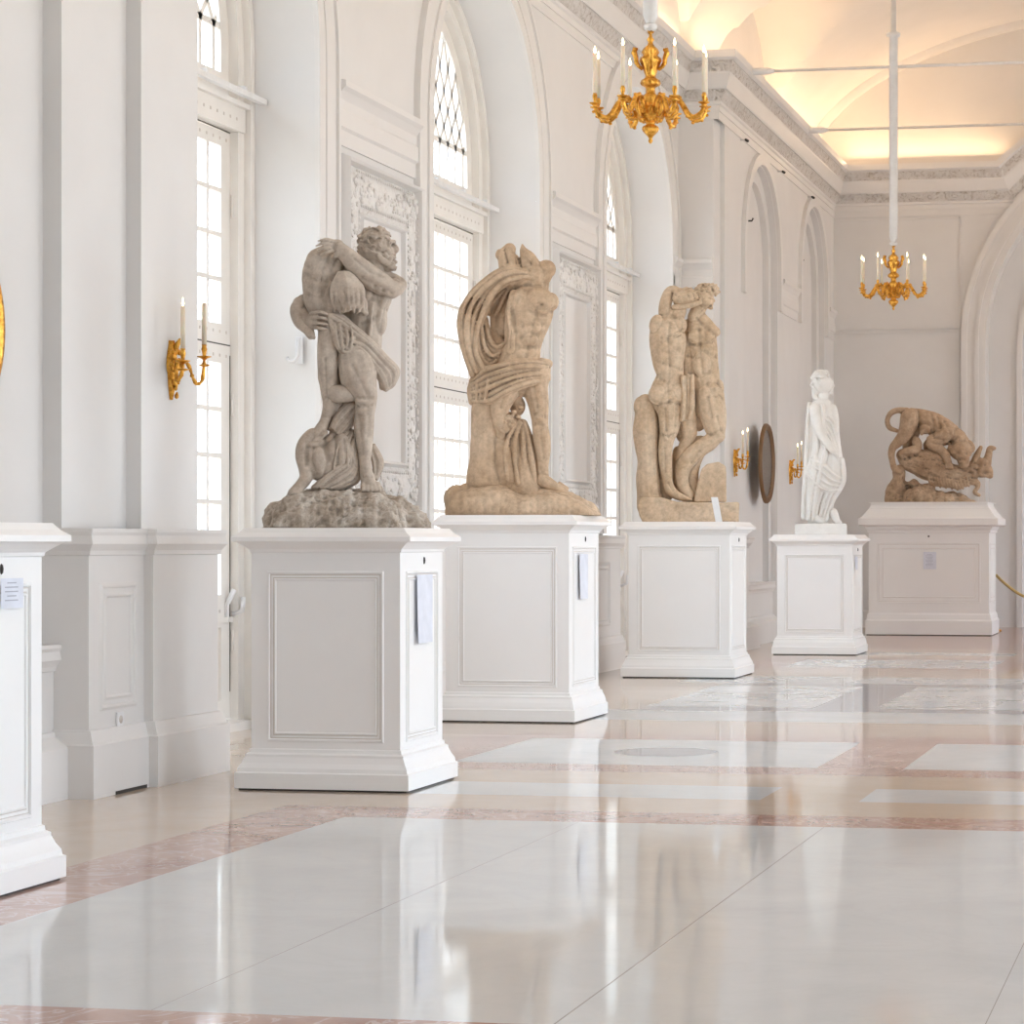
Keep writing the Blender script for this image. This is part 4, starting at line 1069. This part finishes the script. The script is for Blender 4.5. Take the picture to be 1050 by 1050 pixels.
c.sheet(*B_)
for g in ([(590,345),(660,355)],[(600,400),(650,405)],[(640,440),(655,600)],[(600,180),(620,300)],[(650,690),(690,720)],[(430,200),(400,300)]): c.groove(g,10,10)
c.build('figure',M['st2'],t,.0075,3,.004)
# cloak
c=C2(*A_)
c.folds([(520,262,40),(440,245,50),(340,275,55),(225,360,50),(140,460,40),(112,570,30),(125,690,30),(150,800,35),(185,915,50)],
        [(560,300,60),(490,300,60),(395,325,60),(310,400,55),(262,490,45),(222,600,40),(205,700,40),(210,790,40),(255,880,60)],4,28,.2,21,1,9,.6)
c.folds([(262,560,0),(290,680,10),(330,735,20),(380,720,30)],[(215,640,10),(225,770,20),(280,850,30),(330,830,50)],3,24,.2,22,1,8,.55)
c.folds([(400,360,0),(340,420,-10),(300,470,-20),(285,520,-30)],[(440,340,0),(420,430,-10),(390,520,-30),(350,560,-40)],3,24,.2,23,1,6)
c.build('cloak',M['st2'],t,.008,1,.003)
# hip drapery
c=C2(*B_)
c.folds([(225,140,10),(300,85,80),(400,55,125),(500,35,130),(600,30,90),(680,40,30)],
        [(235,265,20),(330,265,90),(410,222,140),(500,182,150),(590,152,110),(675,140,30)],6,22,.3,24,1,8,.55)
c.chain([(640,30,40,30),(685,35,20,26)],1,8); c.chain([(640,130,60,22),(682,130,30,18)],1,8)
c.folds([(235,120,0),(222,190,10),(225,270,20)],[(330,110,80),(320,180,90),(300,270,80)],4,22,.3,25,1,8)
c.build('hip_drapery',M['st2'],t,.008,1,.003)
# supporting trunk with hanging cloth and a mask
c=C2(*B_)
c.chain([(320,180,-20,90),(312,300,-20,92),(312,420,-15,92),(308,540,-10,95),(305,640,-5,100),(305,760,0,120)],.9)
c.chain([(400,520,10,60),(420,640,15,75),(440,740,10,80)])
c.build('trunk',M['st2'],t,.0095,2,.010)
c=C2(*B_)
c.blob(500,290,-15,48,62,50); c.blob(450,385,25,48,60,44); c.blob(420,420,40,40,45,36); c.blob(490,250,0,40,60,40)
for (x,y) in ((480,330),(505,360),(440,350),(425,390),(460,410),(400,440),(470,380),(520,300)): c.blob(x,y,55,16,12,26,30)
c.chain([(400,340,70,12),(440,370,72,10),(470,350,62,10)],1,6); c.chain([(380,420,70,12),(415,455,70,10)],1,6)
c.build('carved_mask',M['st2'],t,.008,1,.004)
c=C2(*B_)
c.folds([(505,385,30),(445,480,50),(425,600,70),(440,740,90)],[(545,395,0),(572,500,10),(595,640,20),(620,790,30)],4,26,.5,26,1,8,.6)
c.chain([(510,560,-10,60),(520,700,0,90),(530,790,10,110)],.8); c.build('hanging_cloth',M['st2'],t,.008,1,.003)
c=C2(*B_)
top=[(70,840),(110,775),(190,750),(280,735),(380,738),(450,755),(520,775),(600,775),(680,765),(760,775),(840,815),(910,860),(975,895)]
rnd=random.Random(5)
for i in range(len(top)-1):
    for q in (0,.5):
        x=top[i][0]*(1-q)+top[i+1][0]*q; y=top[i][1]*(1-q)+top[i+1][1]*q; dd=300 if 120<x<880 else 180
        for d in (-dd*.5,0,dd*.45):
            yy=y+(35 if d>0 else 0)+rnd.uniform(0,10); c.blob(min(max(x,135),930),(yy+1000)/2,d,75,(1000-yy)/2,dd*.45,0,8)
c.blob(125,850,40,72,85,170); c.blob(130,850,-100,72,85,150); c.build('rock_base',M['st2'],t,.013,3,.016,4,.010)
# ------------------------------------------------------------------ two standing youths
S3=.01099
t=sculpture('golden stone sculpture of two nude youths embracing beside a tree stump',-5.92,26.85,1.729,12.4)
C3=lambda x0,y0,k:Carve(S3,697,534.7,x0,y0,k)
A_=(640,280,7.5); B_=(640,400,7.24)
c=C3(*A_)     # left youth seen from the back
c.chain([(375,335,20,70),(352,380,25,110),(332,440,28,136),(333,520,28,146),(333,620,28,134),(340,715,26,117),(352,785,24,108),(334,870,26,122),(322,945,30,136),(340,1010,30,118)],.72)
c.blob(250,400,70,60,80,50,10); c.blob(420,400,60,60,70,40,-10)
c.blob(262,940,95,78,80,45); c.blob(395,930,80,70,85,40)
c.chain([(420,470,110,16),(350,500,125,14),(300,500,125,12)],1,6)
c.chain([(318,330,10,56),(312,260,5,50),(328,180,0,46),(350,135,0,38),(385,128,10,34),(420,150,30,34)])
c.chain([(400,340,20,60),(420,290,10,58)])
c.blob(470,190,20,100,76,75); c.blob(540,190,0,60,60,60)
c.sheet(*B_)
c.chain([(325,70,40,100),(332,150,40,92),(335,230,38,82),(330,300,36,70),(312,370,34,56),(302,440,34,54),(304,520,34,52),(312,600,34,44),(322,680,36,38),(345,745,42,40),(400,785,50,30),(470,805,55,20)])
c.blob(300,460,60,36,80,30); c.chain([(300,250,90,20),(310,360,80,20)],1,8)
for i in range(4): c.chain([(455+3*i,800,75-14*i,11),(492+2*i,812,72-14*i,9)],1,6)
c.chain([(420,200,-60,60),(440,330,-70,60)]); c.chain([(540,120,-60,50),(550,250,-60,50)]); c.chain([(440,80,-10,60),(465,180,-15,68),(478,270,-18,64),(480,340,-20,56),(440,420,-35,46),(410,520,-45,42),(400,640,-45,36),(420,740,-40,34)])
c.sheet(*A_)
for g in ([(350,390),(335,560),(350,740),(345,830)],[(290,505),(350,500),(410,480),(450,440)],[(290,540),(330,530)],[(300,700),(350,715),(440,745)],[(335,860),(340,990)],[(190,985),(260,1015),(330,1000)],[(270,340),(320,330),(420,350)],[(240,800),(300,830)],[(450,380),(440,440)]): c.groove(g,12,14)
c.sheet(*B_)
for g in ([(265,330),(330,345),(385,325)],[(300,150),(310,300)],[(300,430),(305,600)],[(390,120),(380,260)],[(330,690),(360,740)],[(340,90),(430,110)]): c.groove(g,10,12)
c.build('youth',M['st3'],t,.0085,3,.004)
c=C3(*A_)     # right youth
c.chain([(560,345,-30,80),(580,410,-30,115),(598,480,-30,112),(600,560,-30,116),(608,640,-30,112),(612,720,-30,115),(618,800,-30,116),(632,880,-28,112),(645,960,-25,112),(650,1040,-20,110)],.75)
c.chain([(500,400,-60,60),(500,550,-60,75),(500,700,-60,80),(510,850,-60,80),(520,1000,-60,70)]); c.blob(560,490,40,75,60,30); c.blob(650,490,32,46,55,30); c.blob(595,700,45,70,110,26)
c.chain([(600,370,-10,62),(640,400,0,50),(690,445,5,42),(698,450,5,40)])
c.chain([(545,330,-10,62),(560,290,-10,58),(575,260,-10,60)])
c.blob(610,185,0,78,92,78); face_right(c,612,205,0,74)
c.blob(750,980,40,24,26,24); c.blob(738,860,20,24,36,24); c.chain([(735,830,20,16),(750,880,25,16),(742,930,30,16)],1,6)
for q in range(4): c.chain([(700,880+10*q,85,9),(740,890+14*q,75,8),(760,905+20*q,60,7)],1,6)
c.sheet(*B_)
c.chain([(635,40,-5,108),(650,130,0,104),(662,210,5,98),(676,285,10,82),(690,335,15,60)])
c.chain([(690,325,15,58),(630,385,10,62),(560,430,5,64),(490,490,0,66),(440,560,-2,62),(425,640,-4,52),(440,720,-4,44),(480,775,0,38)])
c.chain([(560,400,-60,70),(530,500,-65,52),(505,600,-62,48),(510,700,-58,44),(520,790,-50,42)])
c.sheet(*A_)
for g in ([(575,440),(578,540),(590,660),(600,760)],[(500,545),(555,560),(610,545),(680,525)],[(490,640),(560,650)],[(500,770),(580,790),(660,760)],[(620,600),(700,640)],[(640,860),(700,950)],[(560,350),(600,400),(680,470)],[(690,520),(705,640)]): c.groove(g,12,14)
for g in ([(655,195),(672,198)],[(660,250),(685,250)],[(640,270),(600,290)]): c.groove(g,8,12)
c.sheet(*B_)
for g in ([(640,330),(710,300)],[(620,60),(650,200)],[(560,460),(500,530)],[(690,200),(720,300)]): c.groove(g,10,12)
c.build('companion',M['st3'],t,.0085,3,.004)
c=C3(*A_)
curls(c,472,190,20,100,72,72,170,13,31,lambda X,Y,D:D>-.3)
curls(c,612,165,0,80,80,78,150,13,32,lambda X,Y,D:Y<.1 or X<0)
curls(c,665,135,10,48,50,60,50,16,33)
c.chain([(380,262,50,20),(450,262,80,22),(520,250,85,22),(580,230,80,18)],1,8)
c.build('hair',M['st3'],t,.0085,1,.003)
c=C3(*A_)
c.folds([(450,800,110),(455,920,105),(452,1050,95),(440,1130,90)],[(522,790,70),(525,920,70),(520,1050,65),(500,1120,60)],2,22,.3,34,1,6,.6)
c.build('hanging_cloth',M['st3'],t,.0085,1,.003)
c=C3(*B_)
c.chain([(160,95,0,70),(160,200,0,86),(158,320,0,94),(165,430,0,84),(170,520,0,80),(170,640,0,84),(178,760,0,92),(190,860,0,100)],.95)
c.blob(110,120,0,40,70,60)
c.chain([(255,180,-70,45),(265,400,-70,60),(275,600,-70,60),(300,780,-60,60)]); c.chain([(400,450,-90,45),(400,600,-95,70),(450,700,-95,80),(500,790,-90,80)]); c.build('tree_stump',M['st3'],t,.011,2,.014,5)
c=C3(*B_)
c.prism([(515,830),(540,700),(572,580),(610,545),(700,528),(752,560),(760,830)],-60,40)
c.build('rock_block',M['st3'],t,.011,4,.008,5)
c=C3(*B_)
c.prism([(98,860),(120,800),(250,790),(380,825),(600,832),(848,832),(842,1000),(150,1000),(110,930)],-230,190)
c.build('plinth_slab',M['st3'],t,.013,4,.010,4,.004)
# ------------------------------------------------------------------ white robed woman
S4=.01316
t=sculpture('white marble statue of a robed woman facing right',-5.22,32.53,1.602,9.1)
C4=lambda:Carve(S4,842,548.2,800,370,5.526)
c=C4()
c.chain([(236,262,0,60),(238,300,0,80),(240,350,0,84),(244,420,0,84),(248,500,0,90)],.75)
c.chain([(244,250,0,34),(244,215,0,30),(246,190,0,32)])
c.blob(243,130,0,54,60,55); face_right(c,247,138,0,54)
c.chain([(195,275,50,34),(205,340,65,32),(225,410,75,28),(262,465,88,24),(292,505,95,20)])
for q in range(4): c.chain([(290,500+6*q,100,8),(318,512+8*q,98,7)],1,6)
c.chain([(290,275,0,34),(305,330,20,28),(310,400,40,24)])
c.chain([(300,860,30,26),(320,905,40,20),(335,916,44,14)]); c.chain([(200,890,40,28),(240,912,60,18)])
c.build('figure',M['st_white'],t,.010,2,.002)
c=C4()
curls(c,236,120,0,56,60,58,150,12,41,lambda X,Y,D:(Y<-.42 and X<.7) or X<-.15)
c.chain([(200,170,0,18),(192,195,5,16),(205,215,10,12)]); c.blob(202,170,0,26,22,26)
c.build('hair',M['st_white'],t,.010,1,.002)
c=C4()
c.chain([(240,300,0,76),(238,380,0,86),(246,470,0,96),(250,560,0,106),(250,640,0,108),(240,720,0,98),(215,800,0,78),(205,860,0,66),(215,905,0,60)],.75)
c.folds([(165,245,30),(155,340,50),(150,460,55),(145,580,50),(140,700,45),(132,800,40),(130,890,40)],[(235,250,60),(250,350,70),(262,470,84),(240,580,95),(215,700,90),(200,800,75),(190,895,60)],3,16,.5,42,1,4,.6)
c.folds([(200,540,80),(190,660,88),(175,780,80),(160,900,60)],[(350,560,30),(358,680,30),(300,790,40),(262,900,40)],6,15,.5,43,1,5,.55)
c.folds([(250,300,60),(300,340,50),(322,420,40),(335,500,30)],[(240,400,80),(270,450,80),(290,500,80),(330,560,50)],5,12,.4,44,1,5)
c.folds([(170,560,80),(230,580,95),(300,640,80),(355,670,30)],[(150,640,70),(200,700,90),(270,740,80),(335,730,40)],4,12,.4,45,1,5)
c.build('robe',M['st_white'],t,.0095,2,.002)
c=C4(); c.prism([(82,930),(90,922),(368,922),(375,930),(375,1000),(80,1000)],-110,130)
c.build('plinth_slab',M['st_white'],t,.014,1,.002)
# ------------------------------------------------------------------ hound on a fallen stag-like beast
S5=.01594
t=sculpture('brown stone sculpture of a long tailed hound mauling a fallen beast',-4.50,39.71,2.152,6.5)
C5=lambda:Carve(S5,958,514.6,895,405,7.5)
c=C5()
c.chain([(262,120,0,30),(215,112,5,24),(165,118,5,22),(125,150,5,21),(110,200,5,21),(130,248,5,20),(185,272,10,16)])
c.chain([(270,165,0,60),(320,165,0,70),(390,185,0,80),(460,215,0,90),(530,262,0,96),(590,300,0,90),(640,340,0,70),(680,390,10,62)],.85)
c.blob(300,170,30,70,75,60); c.blob(560,290,50,80,90,50,-30)
c.chain([(285,180,45,78),(268,250,52,68),(235,315,55,54),(190,365,55,40),(155,400,55,31),(142,450,52,26),(152,520,50,24),(172,568,52,28),(210,590,60,20)])
c.chain([(320,240,-30,60),(300,320,-40,45),(260,390,-45,36)])
c.blob(400,262,60,46,38,30); c.blob(375,290,70,16,20,16)
c.chain([(560,300,60,70),(500,335,70,58),(450,352,72,46),(455,385,74,42),(510,412,80,38),(552,455,86,34),(575,510,92,30),(588,540,95,26)])
for i in range(4): c.chain([(562+15*i,535,112,11),(560+17*i,560,118,10)],1,6)
c.chain([(640,330,20,80),(670,370,25,78)]); c.blob(674,425,60,90,80,72); c.chain([(682,440,80,66),(692,485,98,54),(696,522,98,46)])
c.blob(645,425,110,22,16,12); c.blob(715,425,108,20,16,12); c.chain([(700,345,30,14),(745,365,45,18),(768,400,50,18),(768,430,55,10)],1,8); c.chain([(605,370,60,16),(590,410,70,20),(600,450,75,12)],1,8)
c.blob(690,520,125,14,10,8)
c.chain([(560,320,-60,62),(480,350,-70,50),(425,385,-60,44),(450,450,-50,40)])
for g in ([(450,130),(470,220),(460,300)],[(500,160),(515,250)],[(550,200),(600,290),(590,380)],[(350,120),(350,220),(320,300)],[(610,370),(640,350),(700,350)],[(640,330),(560,390)],[(655,450)],[(725,452)],[(660,500),(700,500)],[(470,330),(540,350)]): c.groove(g,10,13)
c.build('hound',M['st5'],t,.012,2,.005)
c=C5()
c.chain([(230,460,10,52),(270,505,10,75),(330,512,10,100),(400,528,10,120),(470,542,10,124),(540,590,10,100),(610,612,10,88),(690,605,10,76),(760,575,10,64)],.9)
c.chain([(240,450,50,45),(300,435,55,46),(345,395,50,38),(330,350,40,36)])
c.chain([(760,575,10,70),(815,560,10,68),(855,562,10,58),(888,592,12,38),(902,620,12,22)]); c.blob(840,535,25,62,56,54); c.chain([(830,600,20,34),(870,612,20,22),(895,628,16,14)])
c.chain([(885,560,15,20),(905,590,20,14)])
c.chain([(785,520,20,40),(800,465,20,28),(828,402,20,18)]); c.chain([(870,520,10,40),(886,460,10,30),(897,412,10,24),(932,408,15,16)])
c.chain([(730,660,40,34),(790,670,45,26),(805,700,45,20),(780,745,45,16),(815,768,50,14)]); c.chain([(770,640,10,34),(800,690,10,20)])
for i in range(14):
    x=440+22*i; y=690+min(i,9)*3-max(0,i-10)*8; c.chain([(x-10,y-60,80,12),(x,y-20,70,13),(x+12,y+(10 if i%2 else 2),50,8)],1,6)
rnd=random.Random(4)
for i in range(70):
    x=rnd.uniform(230,780); y=rnd.uniform(440,640)+ (x-230)*.08; c.groove([(x,y),(x+24,y+8)],5,6)
for g in ([(860,540)],[(870,600),(905,600)],[(360,470),(240,470)],[(820,520),(800,600)]): c.groove(g,10,13)
c.build('fallen_beast',M['st5'],t,.012,2,.007)
c=C5()
c.chain([(205,575,10,46),(195,640,10,62),(185,720,10,85),(180,800,10,100)],.95)
for x,y,r in ((290,730,85),(350,718,95),(430,740,95),(510,755,90),(590,760,85),(670,775,75),(740,800,60),(800,818,42)):
    for d in (-70,0,70): c.blob(x,y+60+(d*.12),d,80,r,80); c.blob(x+34,y+75,d,60,r*.95,70)
c.blob(310,680,20,60,42,50); c.blob(400,720,20,90,50,60)
c.build('rock_base',M['st5'],t,.013,2,.035,5,.02)
# ------------------------------------------------------------------ camera
cam=bpy.data.cameras.new('camera'); co=bpy.data.objects.new('camera',cam); col.objects.link(co)
cam.sensor_width=36; cam.lens=36*2500/1050; cam.shift_x=-(787-525)/1050; cam.shift_y=(556-525)/1050
cam.clip_end=200
co.location=(0,0,EYE); co.rotation_euler=(PI/2,0,YAW)
scene.camera=co
# ------------------------------------------------------------------ light
w=bpy.data.worlds.new('sky'); scene.world=w; w.use_nodes=True; nt=w.node_tree; bg=nt.nodes['Background']
tc=N(nt,'ShaderNodeTexCoord'); sx=N(nt,'ShaderNodeSeparateXYZ'); nt.links.new(tc.outputs['Generated'],sx.inputs[0])
r=ramp(nt,sx.outputs[2],[(0.0,(.60,.58,.54)),(.05,(.78,.885,1.0)),(1,(.72,.85,1.0))])
nt.links.new(r.outputs[0],bg.inputs['Color']); bg.inputs['Strength'].default_value=SKY
def area(name,loc,rot,sx_,sy_,power,colr,spread=PI):
    l=bpy.data.lights.new(name,'AREA'); l.shape='RECTANGLE'; l.size=sx_; l.size_y=sy_; l.energy=power; l.color=colr; l.spread=spread
    o=bpy.data.objects.new(name,l); col.objects.link(o); o.location=loc; o.rotation_euler=rot; return o
WARM=(1.0,.67,.38)
# hidden warm strip lights lying on the cornice shelf, aimed up into the vault
for (x,y0,y1) in [(-6.80,6,14.9),(-7.02,15.4,32.2),(-6.80,32.6,42.0)]:
    area('cove_strip_light',(x,(y0+y1)/2,8.16),(0,PI+.35,0),.08,y1-y0,COVE*(y1-y0),WARM)
for xx,LL in ((-4.95,2.8),(3.6,2.8)): area('cove_strip_light',(xx,42.30,8.16),(PI+.35,0,0),LL,.08,COVE*LL*1.2,WARM)
for (x,y0,y1) in [(5.45,6,42.0)]:
    area('cove_strip_light',(x,(y0+y1)/2,8.16),(0,PI-.35,0),.08,y1-y0,COVE*(y1-y0),WARM)
scene.view_settings.view_transform='Standard'
scene.view_settings.look='None'
scene.view_settings.exposure=EXPO
scene.view_settings.gamma=1.0
scene.cycles.use_denoising=True
scene.cycles.max_bounces=10
scene.cycles.diffuse_bounces=6
scene.cycles.transparent_max_bounces=12
scene.cycles.sample_clamp_indirect=8
scene.cycles.caustics_reflective=False
scene.cycles.caustics_refractive=False
